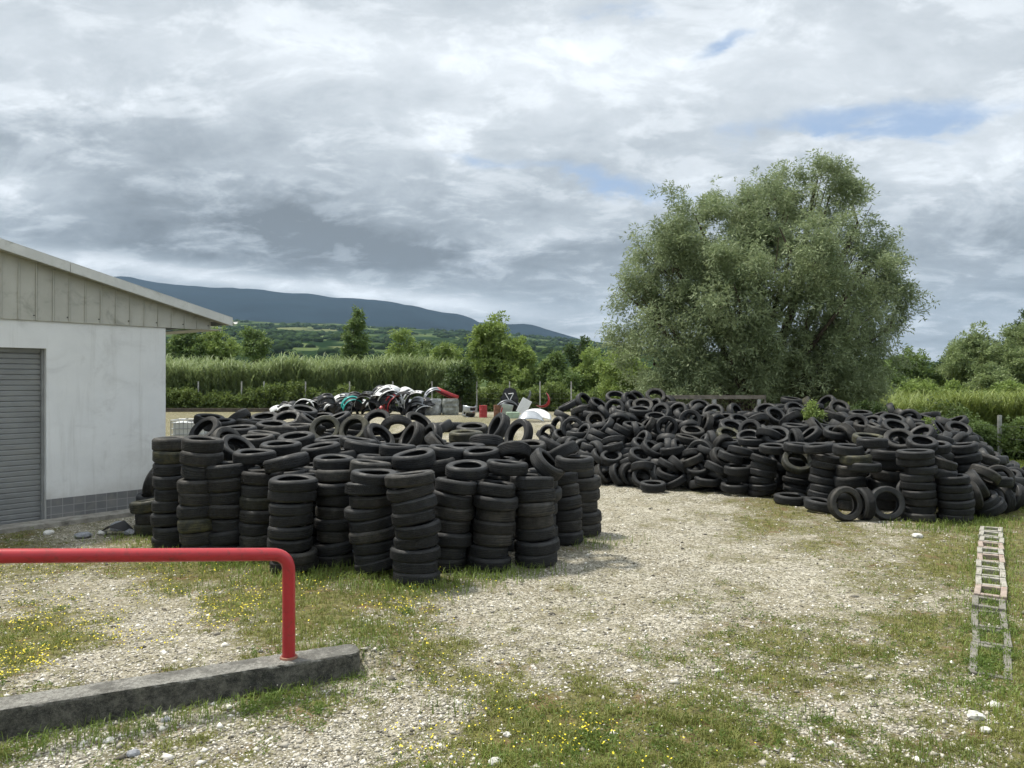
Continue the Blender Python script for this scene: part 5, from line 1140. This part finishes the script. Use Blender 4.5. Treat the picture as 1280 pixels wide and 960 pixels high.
# ------------------------------------------------------------------ steel mesh frame behind the heap
FY = 24.2; x0, x1 = X_at(833, FY), X_at(957, FY); zt = Z_at(494, FY)
fr = empty('mesh_gate_frame', (x0, FY, 0), label='rusty framed wire mesh panel with pale top beam behind the heap, under the willow', cat='mesh panel')
wood = mat('grey_wood', (.23, .20, .165), .85, var=.3, scale=5, bump=.3); Lx = x1-x0
MB().box((Lx/2, 0, zt-.06), (Lx, .09, .12)).build('top_beam', wood, fr)
for q, wd in ((0.02, .07), (Lx*.48, .12), (Lx*.93, .10), (Lx-.02, .05)): MB().box((q, -.01 if wd > .09 else 0, zt/2-.065), (wd, wd, zt-.13)).build('post', pm if wd > .09 else wood, fr)
mb = MB()
for i in range(int(Lx/.12)): mb.tube([(i*.12+.05, .03, .3), (i*.12+.05, .03, zt-.1)], .008, 4, False)
for i in range(int(zt/.12)-2): mb.tube([(0, .04, .3+i*.12), (Lx, .04, .3+i*.12)], .008, 4, False)
mb.build('wire_mesh', mat('rusty_wire', (.07, .05, .04), .8, .3), fr)
# ------------------------------------------------------------------ IBC tank beside the building corner
ibc = empty('liquid_container', (-12.35, 29.6, 0), R(8), label='white plastic liquid tank in a grey metal cage, beside the building corner', cat='tank')
MB().box((0, 0, .62), (1.10, .94, .92)).build('tank', mat('white_plastic', (.62, .64, .64), .45, var=.06), ibc, bevel=.05)
mb = MB(); gal = mat('galvanised', (.33, .35, .37), .45, .6)
for zz in (.18, .4, .62, .84, 1.06, 1.16):
    mb.tube([(-.6, -.5, zz), (.6, -.5, zz), (.6, .5, zz), (-.6, .5, zz), (-.6, -.5, zz)], .014, 6)
for xx in np.linspace(-.6, .6, 9):
    for yy in (-.51, .51): mb.tube([(xx, yy, .14), (xx, yy, 1.16)], .012, 6)
for yy in np.linspace(-.5, .5, 7):
    for xx in (-.61, .61): mb.tube([(xx, yy, .14), (xx, yy, 1.16)], .012, 6)
for xx in (-.25, .25): mb.tube([(xx, -.5, 1.17), (xx, .5, 1.17)], .016, 6)
mb.build('cage', gal, ibc)
mb = MB(); [mb.box((0, yy, .06), (1.2, .12, .12)) for yy in (-.44, 0, .44)]; mb.build('pallet', wood, ibc)
mb = MB(); mb.lathe([(0, 0), (.11, 0), (.11, .05), (0, .05)], 18, (0, 0, 1.08)); mb.build('cap', mat('black_plastic', (.02, .02, .02), .4), ibc)

# ------------------------------------------------------------------ heap of car bumpers
rb = random.Random(5)
PC = {'white': mat('paint_white', (.72, .73, .73), .3, var=.05, dirt=(.4, .4, .36), dirt_amt=.4), 'black': mat('paint_black', (.018, .018, .02), .35, var=.2, dirt=(.08, .075, .06), dirt_amt=.5),
      'grey': mat('paint_grey', (.16, .17, .18), .3, .4, var=.15), 'silver': mat('paint_silver', (.42, .44, .46), .3, .6, var=.1), 'teal': mat('paint_teal', (.02, .30, .27), .35, var=.1),
      'red': mat('paint_red', (.35, .03, .035), .35, var=.15), 'blue': mat('paint_blue', (.05, .09, .2), .35, var=.1)}
blackp = mat('bumper_plastic', (.022, .022, .023), .6, var=.3)
def bumper(color, loc, rot, wd=1.6, ht=.9, dep=.62, label='', group=None):
    root = empty('car_bumper', loc, label=label, cat='bumper', group=group); root.rotation_euler = rot
    NU, NV = 26, 9; V = []; F_ = []; F2 = []; hole = rb.random() < .5
    for i in range(NU+1):
        u = -1+2*i/NU; su = math.copysign(abs(u)**1.0, u)
        for j in range(NV+1):
            v = j/NV; a = su*1.25
            x = wd/2*math.sin(a)/math.sin(1.25); y = dep*(1-math.cos(a))/(1-math.cos(1.25))-.10*math.sin(math.pi*v)-.04*(v > .55)
            V.append((x, y, (v-.5)*ht*(1-.12*abs(u)**3)))
    for i in range(NU):
        for j in range(NV):
            f_ = (i*(NV+1)+j, (i+1)*(NV+1)+j, (i+1)*(NV+1)+j+1, i*(NV+1)+j+1)
            inl = (5 <= i <= 20 and 1 <= j <= 3) or (9 <= i <= 16 and 6 <= j <= 7) or (i in (3, 22, 2, 23) and j in (2, 3))
            (F2 if inl and (hole or j < 3) else F_).append(f_)
    mb = MB(); mb.v = V; mb.f = F_; sh = mb.build('shell', PC[color], root, smooth=True); so = sh.modifiers.new('s', 'SOLIDIFY'); so.thickness = .02; so.offset = 1
    mb = MB(); mb.v = [(x, y+.035, z) for x, y, z in V]; mb.f = F_+F2; g_ = mb.build('liner', blackp, root); so = g_.modifiers.new('s', 'SOLIDIFY'); so.thickness = .015
    return root
BGp = 'car bumpers piled along the far fence'
seq = 'white black black white black black grey black white white black black grey white black black white grey black black white grey black black black white white black black black red black white black white silver black black white black white grey black black black'.split()
cnt_c = {}
NB = len(seq)
words_ += 'eighteenth nineteenth twentieth twenty-first twenty-second twenty-third twenty-fourth twenty-fifth twenty-sixth twenty-seventh'.split()
for i, cl in enumerate(seq):
    f_ = i/(NB-1); px = 350+(528-350)*f_+rb.uniform(-4, 4); Y = 60+rb.uniform(-1.2, 1.6)
    hg = np.interp(px, [345, 380, 420, 470, 500, 530], [.3, .8, 1.0, 1.5, 1.35, .6])
    z = (.15, .55, .95)[i % 3]*hg*rb.uniform(.9, 1.25)
    rot = (R(rb.uniform(-85, -30)), R(rb.uniform(-50, 25)), R(rb.uniform(-45, 45)))
    cnt_c[cl] = cnt_c.get(cl, 0)+1
    tot = seq.count(cl); ords = words_
    lab_ = f'{cl} car bumper in the far pile below the reeds, {ords[cnt_c[cl]-1]} {cl} one from left' if tot > 1 else f'{cl} car bumper in the far pile of black and white bumpers'
    bumper(cl, (X_at(px, Y), Y, z+.25), rot, wd=rb.uniform(1.3, 1.7), label=lab_, group=BGp)
# second layer on top of the tall end and big arched ones
for px, z, cl, rx, ry, rz_, lb_ in ((363, .75, 'white', 95, -18, 20, 'white arched bumper standing at the extreme left of the far bumper pile'),
        (379, 1.35, 'white', 100, 5, 10, 'white arched bumper on top of the far bumper pile, left part'), (437, 1.5, 'teal', 70, 20, 20, 'teal bumper lying on top of the far bumper pile'),
        (452, 1.8, 'black', 80, 40, -30, 'black bumper leaning on the tall middle of the far pile'), (476, 2.15, 'white', 60, 38, 20, 'long white bumper on the highest point of the far pile'),
        (484, 1.3, 'red', 60, 60, 10, 'dark red bumper caught in the tall end of the far pile'), (499, 1.9, 'black', 85, 30, -10, 'black bumper hanging over the right end of the far pile'),
        (512, 1.75, 'white', 80, 45, -20, 'white bumper with open grille at the right end of the far pile'), (466, 1.6, 'white', 70, 50, -40, 'white bumper leaning steeply below the highest point of the far pile'),
        (510, .9, 'black', 90, 40, 30, 'black bumper at the ground at the right end of the far pile'), (523, .7, 'white', 80, 35, 10, 'white bumper beside the grey wrapped bale')):
    bumper(cl, (X_at(px, 59.2), 59.2, z*.84), (R(-rx), R(-ry), R(rz_)), wd=rb.uniform(1.5, 1.9), label=lb_, group=BGp)
bumper('silver', (X_at(541, 61), 61, 1.95), (R(-80), R(-15), R(15)), wd=1.7, ht=.7, label='silver arched bumper lying on top of the grey wrapped bales', group=BGp)
bumper('red', (X_at(561, 61), 61, 1.55), (R(10), R(22), R(20)), wd=1.9, ht=.4, label='dark red bumper sloping off the right side of the wrapped bales', group=BGp)
bumper('silver', (X_at(590, 56), 56, .35), (R(15), R(0), R(30)), wd=1.0, label='small silver bumper lying on the gravel beside the red barrel', group=BGp)
bumper('grey', (X_at(632, 56.5), 56.5, 1.1), (R(-85), R(-10), R(10)), wd=1.7, ht=.7, label='grey bumper arched over the pale panel between barrels and green crate', group=BGp)
bumper('grey', (X_at(655, 58), 58, 1.0), (R(60), R(-30), R(0)), wd=1.7, ht=.5, label='grey bumper leaning behind the white car bonnet', group=BGp)
bumper('red', (X_at(684, 58), 58, .9), (R(60), R(-50), R(0)), wd=1.2, ht=.5, label='red bumper end behind the left foot of the big tyre heap', group=BGp)
# wrapped bales
film = mat('grey_film', (.34, .355, .36), .25, var=.35, scale=3.5, bump=1, bscale=7, dirt=(.10, .11, .11), dirt_amt=.7, dscale=2.2)
for px, w_, lb_ in ((540, 1.5, 'grey film-wrapped bale beside the bumper pile'), (563, 1.3, 'darker grey film-wrapped bale, right of the first bale')):
    mb = MB(); n_ = 14; V = []
    for k_ in range(8):
        for j in range(n_):
            a = j/n_*2*math.pi; c_, s_ = math.cos(a), math.sin(a); q = (abs(c_)**4+abs(s_)**4)**-.25; wob = 1+rb.uniform(-.06, .06)-(.10 if k_ in (0, 7) else 0)
            V.append((c_*q*w_/2*wob, s_*q*.55*wob, k_/7*1.25))
    mb.v = V; mb.f = [(k_*n_+j, k_*n_+(j+1) % n_, (k_+1)*n_+(j+1) % n_, (k_+1)*n_+j) for k_ in range(7) for j in range(n_)]+[tuple(range(n_))[::-1], tuple(7*n_+j for j in range(n_))]
    o = mb.build('wrapped_bale', film if px < 550 else mat('dark_film', (.22, .235, .22), .3, var=.4, scale=3, bump=1, bscale=7), None); o.location = (X_at(px, 60), 60, 0); tag(o, lb_, 'bale')
# barrels
def barrel(px, Y, m, lb_):
    b_ = empty('steel_barrel', (X_at(px, Y), Y, 0), label=lb_, cat='barrel')
    mb = MB().lathe([(0, 0), (.285, 0), (.295, .015), (.285, .03), (.285, .28), (.297, .295), (.285, .31), (.285, .57), (.297, .585), (.285, .60), (.285, .85), (.295, .865), (.29, .88), (.27, .87), (0, .868)], 28)
    mb.build('body', m, b_, smooth=True, angle=30); MB().lathe([(0, 0), (.03, 0), (.03, .015), (0, .018)], 10, (.17, 0, .868)).build('bung', gal, b_)
barrel(604, 55.6, mat('barrel_red', (.36, .035, .04), .5, var=.2, dirt=(.5, .38, .36), dirt_amt=.4, dscale=2), 'red steel barrel on the gravel in front of the far fence')
barrel(622, 56.2, mat('barrel_rust', (.20, .10, .06), .8, var=.35, scale=5, dirt=(.42, .30, .22), dirt_amt=.6, dscale=3), 'rusty brown barrel standing right of the red barrel')
# panels, tailgate, crate, bonnet
def slab(name, px, py, Y, dims, rot, m, lb_, cat, bev=.03):
    o = MB().box((0, 0, 0), dims).build(name, m, None, bevel=bev); o.location = (X_at(px, Y), Y, Z_at(py, Y)); o.rotation_euler = tuple(R(q) for q in rot); return tag(o, lb_, cat)
slab('metal_sheet', 633, 513, 55.8, (.85, .06, .95), (8, 12, 10), PC['silver'], 'pale dented panel leaning beside the rusty barrel', 'car panel')
slab('body_sheet', 655, 508, 56.2, (.75, .05, 1.15), (-12, 28, 0), PC['white'], 'white panel tilted against the black tailgate', 'car panel')
slab('plastic_crate', 641, 520.5, 54.5, (.92, .6, .62), (0, 0, 6), mat('pale_green', (.36, .47, .36), .6, var=.12), 'pale green box on the gravel under the black tailgate', 'box')
slab('red_board', 626, 517, 54.2, (.09, .05, .9), (0, 14, 0), PC['red'], 'narrow reddish board leaning left of the pale green box', 'board', .01)
tg = empty('car_tailgate', (X_at(637, 57), 57, 0), R(4), label='black car tailgate with white zigzag stripes, standing behind the green box', cat='tailgate')
mb = MB(); mb.add([(-.62, 0, .5), (.62, 0, .5), (.66, 0, 1.3), (.45, .1, 2.0), (.1, .16, 2.15), (-.35, .14, 2.05), (-.66, 0, 1.3)]+[(-.62, .12, .5), (.62, .12, .5), (.66, .12, 1.3), (.45, .22, 2.0), (.1, .28, 2.15), (-.35, .26, 2.05), (-.66, .12, 1.3)],
     [(0, 1, 2, 6), (2, 3, 5, 6), (3, 4, 5), (7, 13, 9, 8), (13, 12, 10, 9), (12, 11, 10)]+[(j, 7+j, 7+(j+1) % 7, (j+1) % 7) for j in range(7)]); mb.build('panel', PC['black'], tg)
mb = MB()
for a_, b_ in (((-.35, 1.75), (.0, 1.15)), ((.0, 1.15), (.28, 1.72)), ((.28, 1.72), (-.1, 1.68))): mb.tube([(a_[0], -.03, a_[1]), (b_[0], -.03, b_[1])], .035, 6)
mb.build('stripe', PC['white'], tg)
MB().box((0, .06, .25), (1.1, .3, .5)).build('foot', blackp, tg)
hb = MB(); NU = 14; V = []
for i in range(NU+1):
    for j in range(9):
        u = -1+2*i/NU; v = j/8; V.append((u*.95*(1-.08*v), v*1.15, .95*(1-abs(u)**2.4*.55)*(.45+.55*v)-.12*(1-v)**3))
hb.v = V; hb.f = [(i*9+j, (i+1)*9+j, (i+1)*9+j+1, i*9+j+1) for i in range(NU) for j in range(8)]
o = hb.build('car_bonnet', PC['white'], None, smooth=True); so = o.modifiers.new('s', 'SOLIDIFY'); so.thickness = .03; so.offset = 1
o.scale = (1.15, 1, .8); o.location = (X_at(668, 50), 50, .02); o.rotation_euler = (0, 0, R(-6)); tag(o, 'white curved car bonnet resting on the gravel left of the big heap', 'car bonnet')
o = hb.build('car_bonnet', PC['silver'], None, smooth=True); so = o.modifiers.new('s', 'SOLIDIFY'); so.thickness = .03; so.offset = 1; o.scale = (.85, .6, .75)
o.location = (X_at(664, 48.6), 48.6, .0); o.rotation_euler = (0, 0, R(4)); tag(o, 'silver-blue curved panel lying in front of the white bonnet', 'car bonnet')

# ------------------------------------------------------------------ debris, stones
def stone(px, py, sz, m, lb_, cat='stone', sq=.6):
    x, y = ground(px, py); q = np.array([(i, j, l) for i in (-1, 0, 1) for j in (-1, 0, 1) for l in (-1, 0, 1) if (i, j, l) != (0, 0, 0)], float)
    import bmesh
    bm = bmesh.new(); bmesh.ops.create_icosphere(bm, subdivisions=2, radius=1)
    for v in bm.verts:
        n_ = vnoise(v.co.x*2+px, v.co.y*2+v.co.z*1.7+py, 1.1, 3); f_ = .72+.5*n_; v.co = Vector((v.co.x*f_*sz, v.co.y*f_*sz*.8, v.co.z*f_*sz*sq))
    me = bpy.data.meshes.new('stone'); bm.to_mesh(me); bm.free()
    o = link('stone', me, m); o.location = (x, y, sz*.25); o.rotation_euler[2] = px; return tag(o, lb_, cat)
sg = mat('stone_grey', (.26, .27, .29), .9, var=.2, scale=20, bump=.4); sw = mat('stone_white', (.58, .57, .53), .9, var=.15, scale=20, bump=.4)
for px, py, sz, m, lb_ in ((167, 944, .050, sg, 'grey-blue stone on the gravel below the concrete wall'), (136, 928, .045, sw, 'pale flat stone at the foot of the concrete wall, left of the grey-blue stone'),
    (208, 902, .045, sg, 'grey stone against the concrete wall foot'), (1219, 898, .07, sw, 'largest white stone in the grass near the last hollow block'), (1243, 884, .055, sw, 'flat white stone just below the last hollow block'),
    (1232, 915, .05, sw, 'white stone in the grass, lowest of the group below the blocks'), (619, 955, .05, sw, 'white stone at the bottom edge among the flowers'), (427, 775, .07, sw, 'pale stone in the grass below the leaning stack'),
    (634, 920, .035, sw, 'small white stone in the gravel and grass near the bottom centre'), (1146, 672, .10, sw, 'pale flat stone on the ground before the big heap\'s tall stack')): stone(px, py, sz, m, lb_)
x, y = ground(777, 604); o = MB().box((0, 0, .09), (.17, .12, .20)).build('brick', sw, None, bevel=.01); o.location = (x, y, 0); tag(o, 'small whitish block wedged under the elongated ring tyre of the heap', 'brick')
for k_, (px, py, sz, m, lb_) in enumerate(((60, 668, .10, sw, 'whitish rubble lump near the door of the white building'), (104, 672, .14, sg, 'grey rubble lump on the dark patch before the building'),
    (150, 662, .2, sg, 'largest grey rubble lump beside the black plastic scrap'), (128, 668, .10, sw, 'pale rubble lump left of the black plastic scrap'), (163, 668, .12, sg, 'grey rubble lump next to the short tyre stack'))):
    stone(px, py, sz, m, lb_, 'rubble', .5)
x, y = ground(143, 668); mb = MB(); mb.v = [(-.3, 0, .02), (-.05, -.12, .16), (.25, 0, .05), (.1, .15, .22), (-.15, .12, .1), (.32, .12, .02)]; mb.f = [(0, 1, 4), (1, 2, 3), (1, 3, 4), (2, 5, 3)]
o = mb.build('plastic_scrap', blackp, None); so = o.modifiers.new('s', 'SOLIDIFY'); so.thickness = .012; o.location = (x, y, 0); tag(o, 'torn black plastic scrap on the rubble before the building', 'scrap')

# pebbles
def stuff_pts(n, ulo, uhi, vlo, vhi):
    """points spread evenly over the yard ground, thinning with distance"""
    v = vlo+(vhi-vlo)*RNG.random(n)**.85; u = RNG.uniform(ulo, uhi, n); Y = EYE*FPX/(v-HZ); return (u-640)/FPX*Y, Y
def not_in(X, Y):
    s = (X-E.x)*-dd.x+(Y-E.y)*-dd.y; a = (X-E.x)*pp.x+(Y-E.y)*pp.y
    return ~((s > -.02) & (s < 5.4) & (a > -.02) & (a < .30))
X, Y = stuff_pts(190000, -120, 1400, 560, 1150); cv = cover(X, Y); kx = (RNG.random(len(X)) > .08+cv*.87) & not_in(X, Y) & (Y < 24)
X, Y = X[kx], Y[kx]; n = len(X); S = np.exp(RNG.normal(-4.75, .42, n))*(1+Y*.028); S = np.where(RNG.random(n) < .012, S*2.2, S); S = np.minimum(S, .055)
bs = np.array([(1, 0, 0), (0, 1, 0), (-1, 0, 0), (0, -1, 0), (0, 0, 1), (0, 0, -1)], float); jt = RNG.uniform(.6, 1.25, (n, 6, 3))
th_ = RNG.uniform(0, 6.28, n); c_, s_ = np.cos(th_), np.sin(th_); P_ = bs[None]*jt+RNG.normal(0, .18, (n, 6, 3)); P_ = P_*S[:, None, None]*np.array([1, .8, .55])
P_ = np.stack([P_[..., 0]*c_[:, None]-P_[..., 1]*s_[:, None], P_[..., 0]*s_[:, None]+P_[..., 1]*c_[:, None], P_[..., 2]], -1)+np.stack([X, Y, relief(X, Y)+S*.12], 1)[:, None]
tf = np.array([(0, 1, 4), (1, 2, 4), (2, 3, 4), (3, 0, 4), (1, 0, 5), (2, 1, 5), (3, 2, 5), (0, 3, 5)])
pbm = bpy.data.materials.new('pebbles'); pbm.use_nodes = True; t = NT(pbm.node_tree); p = t.n['Principled BSDF']; a = t.new('ShaderNodeAttribute', attribute_name='r').outputs['Fac']
cc = t.mix(t.ramp(a, 0, .5), (.10, .09, .07), (.46, .43, .36)); cc = t.mix(t.ramp(a, .5, 1), cc, (.80, .77, .69)); t.put(p.inputs['Base Color'], cc); p.inputs['Roughness'].default_value = .9
tag(link('gravel', mesh_np('gravel', P_.reshape(-1, 3), None, (tf[None]+(np.arange(n)*6)[:, None, None]).reshape(-1, 3), attrs={'r': np.repeat(RNG.random(n), 6)}), pbm), 'loose pale gravel stones over the yard', 'gravel', kind='stuff')

# grass
def grass(name, label, X, Y, hgt, wd, lo, hi, mn, lean=.5, tip=None):
    n = len(X); a = RNG.uniform(0, 6.283, n); l_ = np.abs(RNG.normal(0, lean, n)); d = np.stack([np.cos(a), np.sin(a), np.zeros(n)], 1); sd_ = np.stack([-np.sin(a), np.cos(a), np.zeros(n)], 1)*wd[:, None]/2
    b_ = np.stack([X, Y, relief(X, Y)-.004], 1); m = b_+d*(l_*hgt*.35)[:, None]+np.array([0, 0, .6])*hgt[:, None]; e = b_+d*(l_*hgt)[:, None]+np.array([0, 0, 1.])*(hgt*np.clip(1-l_*.35, .3, 1))[:, None]
    V = np.stack([b_-sd_, b_+sd_, m+sd_*.7, m-sd_*.7, e], 1).reshape(-1, 3); k_ = np.arange(n)[:, None]*5
    return tag(link(name, mesh_np(name, V, np.concatenate([k_, k_+1, k_+2, k_+3], 1), np.concatenate([k_+3, k_+2, k_+4], 1), attrs={'r': np.repeat(np.clip(fbm(X, Y, 1.2, 3, 12)*.8-.1+RNG.random(n)*.35, 0, 1), 5)}), leaf_mat(mn, lo, hi, .3, tip)), label, 'grass', kind='stuff')
X, Y = stuff_pts(420000, -150, 1450, 590, 1150); cv = cover(X, Y); tuft = fbm(X, Y, 7., 2, 66)
kx = (RNG.random(len(X)) < np.clip((cv-.22)*1.5, 0, 1)*np.clip((tuft-.28)*3, .08, 1)) & not_in(X, Y); X, Y, cv, tuft = X[kx], Y[kx], cv[kx], tuft[kx]
hg = (.014+.060*cv**2*RNG.random(len(X))+.045*np.clip(tuft-.5, 0, 1))*(.6+.6*RNG.random(len(X)))*np.clip(cv*1.7, .35, 1.05); wd = .0042+.0007*Y
grass('grass', 'short patchy grass and weeds growing through the gravel', X, Y, hg, wd, (.11, .125, .030), (.29, .31, .085), 'grass_blade', .9, (.34, .30, .16))
# taller tufts at the feet of stacks, walls and blocks
CL = [(px, py, .17, 170) for px, py in ((205, 693), (225, 696), (250, 705), (280, 708), (300, 708), (330, 715), (352, 728), (385, 728), (402, 716), (430, 715), (450, 724), (470, 732), (490, 738), (520, 745), (548, 735), (558, 726), (590, 724), (625, 722), (648, 714), (735, 680), (1150, 660), (1190, 662), (1215, 655), (1228, 650))]
CL += [(px, py, .12, 120) for px, py in ((470, 800), (455, 812), (440, 828), (420, 842), (405, 852), (380, 862), (350, 868), (330, 872), (300, 885), (250, 893), (200, 905), (150, 915), (120, 920), (90, 926), (40, 930), (180, 668), (165, 672), (190, 690), (175, 680), (265, 740), (330, 760), (620, 950), (670, 945), (700, 955), (760, 950), (800, 960), (600, 890), (1180, 940), (1150, 950), (1250, 900), (1275, 880), (1210, 870), (930, 850), (880, 880), (1000, 900))]
X = []; Y = []; Hh = []
for px, py, h_, c_ in CL:
    x, y = ground(px, py); r_ = .14+.02*y; X.append(RNG.normal(x, r_, c_)); Y.append(RNG.normal(y, r_*.6, c_)); Hh.append(np.full(c_, h_)*RNG.uniform(.35, 1.1, c_))
s = RNG.uniform(0, LN, 2600); X.append(A0.x+dv.x*s+RNG.normal(0, .2, 2600)); Y.append(A0.y+dv.y*s+RNG.normal(0, .2, 2600)); Hh.append(RNG.uniform(.04, .14, 2600))
X, Y, Hh = map(np.concatenate, (X, Y, Hh)); kx = not_in(X, Y); X, Y, Hh = X[kx], Y[kx], Hh[kx]
grass('tall_grass', 'taller green grass tufts at the feet of the tyre stacks, wall and blocks', X, Y, Hh, .0038+.0006*Y, (.085, .125, .024), (.24, .32, .07), 'grass_tall', .8)
# meadow to the right
n = 130000; Y = 8+26*RNG.random(n)**1.2; xl = np.where(Y > 14, 9.9+(Y-14.6)*.40, .64*Y+.4); X = xl+RNG.random(n)**1.1*8
hg = (.06+.16*fbm(X, Y, .8, 3, 5)*RNG.random(n))*np.clip((X-xl)*.8+.4, .4, 1.2)
grass('meadow_grass', 'fresh green meadow grass at the right side of the yard', X, Y, hg, .007+.0009*Y, (.11, .15, .026), (.28, .34, .075), 'grass_meadow', .7)
# flat-leaved weeds
n = 2600; X, Y = stuff_pts(n*3, -100, 1400, 640, 1100); cv = cover(X, Y); cl = fbm(X, Y, 1.1, 2, 91); kx = (cv > .40) & (cl > .48) & not_in(X, Y); X, Y = X[kx], Y[kx]
for px, py in ((335, 880), (345, 872), (330, 865), (320, 890), (395, 890), (405, 845), (425, 835), (440, 845), (510, 770), (735, 925), (745, 935), (760, 930), (1235, 845), (1240, 835), (1238, 825), (1245, 815), (1235, 800), (1243, 792), (1248, 780), (1236, 770), (1240, 755), (1246, 745), (1220, 860), (1250, 862), (1215, 830), (1262, 820), (1217, 790), (1262, 790)):
    x, y = ground(px, py); X = np.append(X, RNG.normal(x, .075, 30)); Y = np.append(Y, RNG.normal(y, .07, 30))
kx = not_in(X, Y); X, Y = X[kx], Y[kx]
C = np.stack([X, Y, relief(X, Y)+.005], 1); Dv = RNG.normal(0, .55, C.shape)+np.array([0, 0, .7])
stuff_leaves('weeds', 'small leafy weeds scattered over the yard', 'weeds', C, Dv, 9, .030, .011, .06, (.065, .11, .022), (.18, .26, .055), 'weed_leaf')
# flowers
def flowers(X, Y, mn, base, label, sz):
    n = len(X); k6 = 6; a = np.arange(k6)/k6*2*np.pi; Z = relief(X, Y)+RNG.uniform(.03, .10, n); tl = RNG.normal(0, .35, (n, 2)); S = sz*RNG.uniform(.7, 1.3, n)*(1+Y*.03)
    ring_ = np.stack([np.cos(a), np.sin(a), np.full(k6, .25)], 1); P_ = np.concatenate([np.zeros((1, 3)), ring_]); P_ = P_[None]*S[:, None, None]
    P_[..., 2] += P_[..., 0]*tl[:, :1]+P_[..., 1]*tl[:, 1:]; V = (P_+np.stack([X, Y, Z], 1)[:, None])
    st_ = np.stack([np.stack([X-.001, Y, relief(X, Y)], 1), np.stack([X+.001, Y, relief(X, Y)], 1), np.stack([X, Y, Z], 1)], 1)
    tr = np.array([(0, i+1, (i+1) % k6+1) for i in range(k6)]); F1 = (tr[None]+(np.arange(n)*7)[:, None, None]).reshape(-1, 3)
    m = mat(mn, base, .6, var=.1, scale=30)
    tag(link('flowers', mesh_np('flowers', V.reshape(-1, 3), None, F1), m), label, 'flowers', kind='stuff')
X, Y = stuff_pts(14000, -60, 720, 690, 960); cv = cover(X, Y); cl = fbm(X, Y, 1.6, 3, 14); u = 640+FPX*X/Y; vv_ = HZ+FPX*EYE/Y
kx = (cv > .3) & (cl > .47) & ~((u < 480) & (vv_ > 880-.2*u)) & (RNG.random(len(X)) < np.interp(u, [0, 380, 470, 720], [.75, .5, .22, .12])) & not_in(X, Y)
X, Y = X[kx], Y[kx]
for px, py, c_, r_ in ((735, 915, 60, .16), (510, 768, 90, .25), (715, 935, 30, .15), (760, 945, 30, .15), (330, 790, 30, .3), (270, 700, 90, .5), (300, 750, 80, .4), (480, 800, 12, .2), (860, 930, 12, .3), (630, 860, 8, .4), (740, 765, 5, .4), (930, 860, 10, .5), (50, 800, 60, .4), (200, 885, 4, .05)):
    x, y = ground(px, py); X = np.append(X, RNG.normal(x, r_, c_)); Y = np.append(Y, RNG.normal(y, r_, c_))
kx = not_in(X, Y); X, Y = X[kx], Y[kx]
flowers(X, Y, 'flower_yellow', (.72, .60, .03), 'tiny yellow flowers dotted through the yard grass', .0058)
X, Y = stuff_pts(260, 300, 1200, 700, 960); kx = (cover(X, Y) > .5) & not_in(X, Y); flowers(X[kx], Y[kx], 'flower_white', (.7, .68, .62), 'few tiny whitish flowers in the grass', .0045)
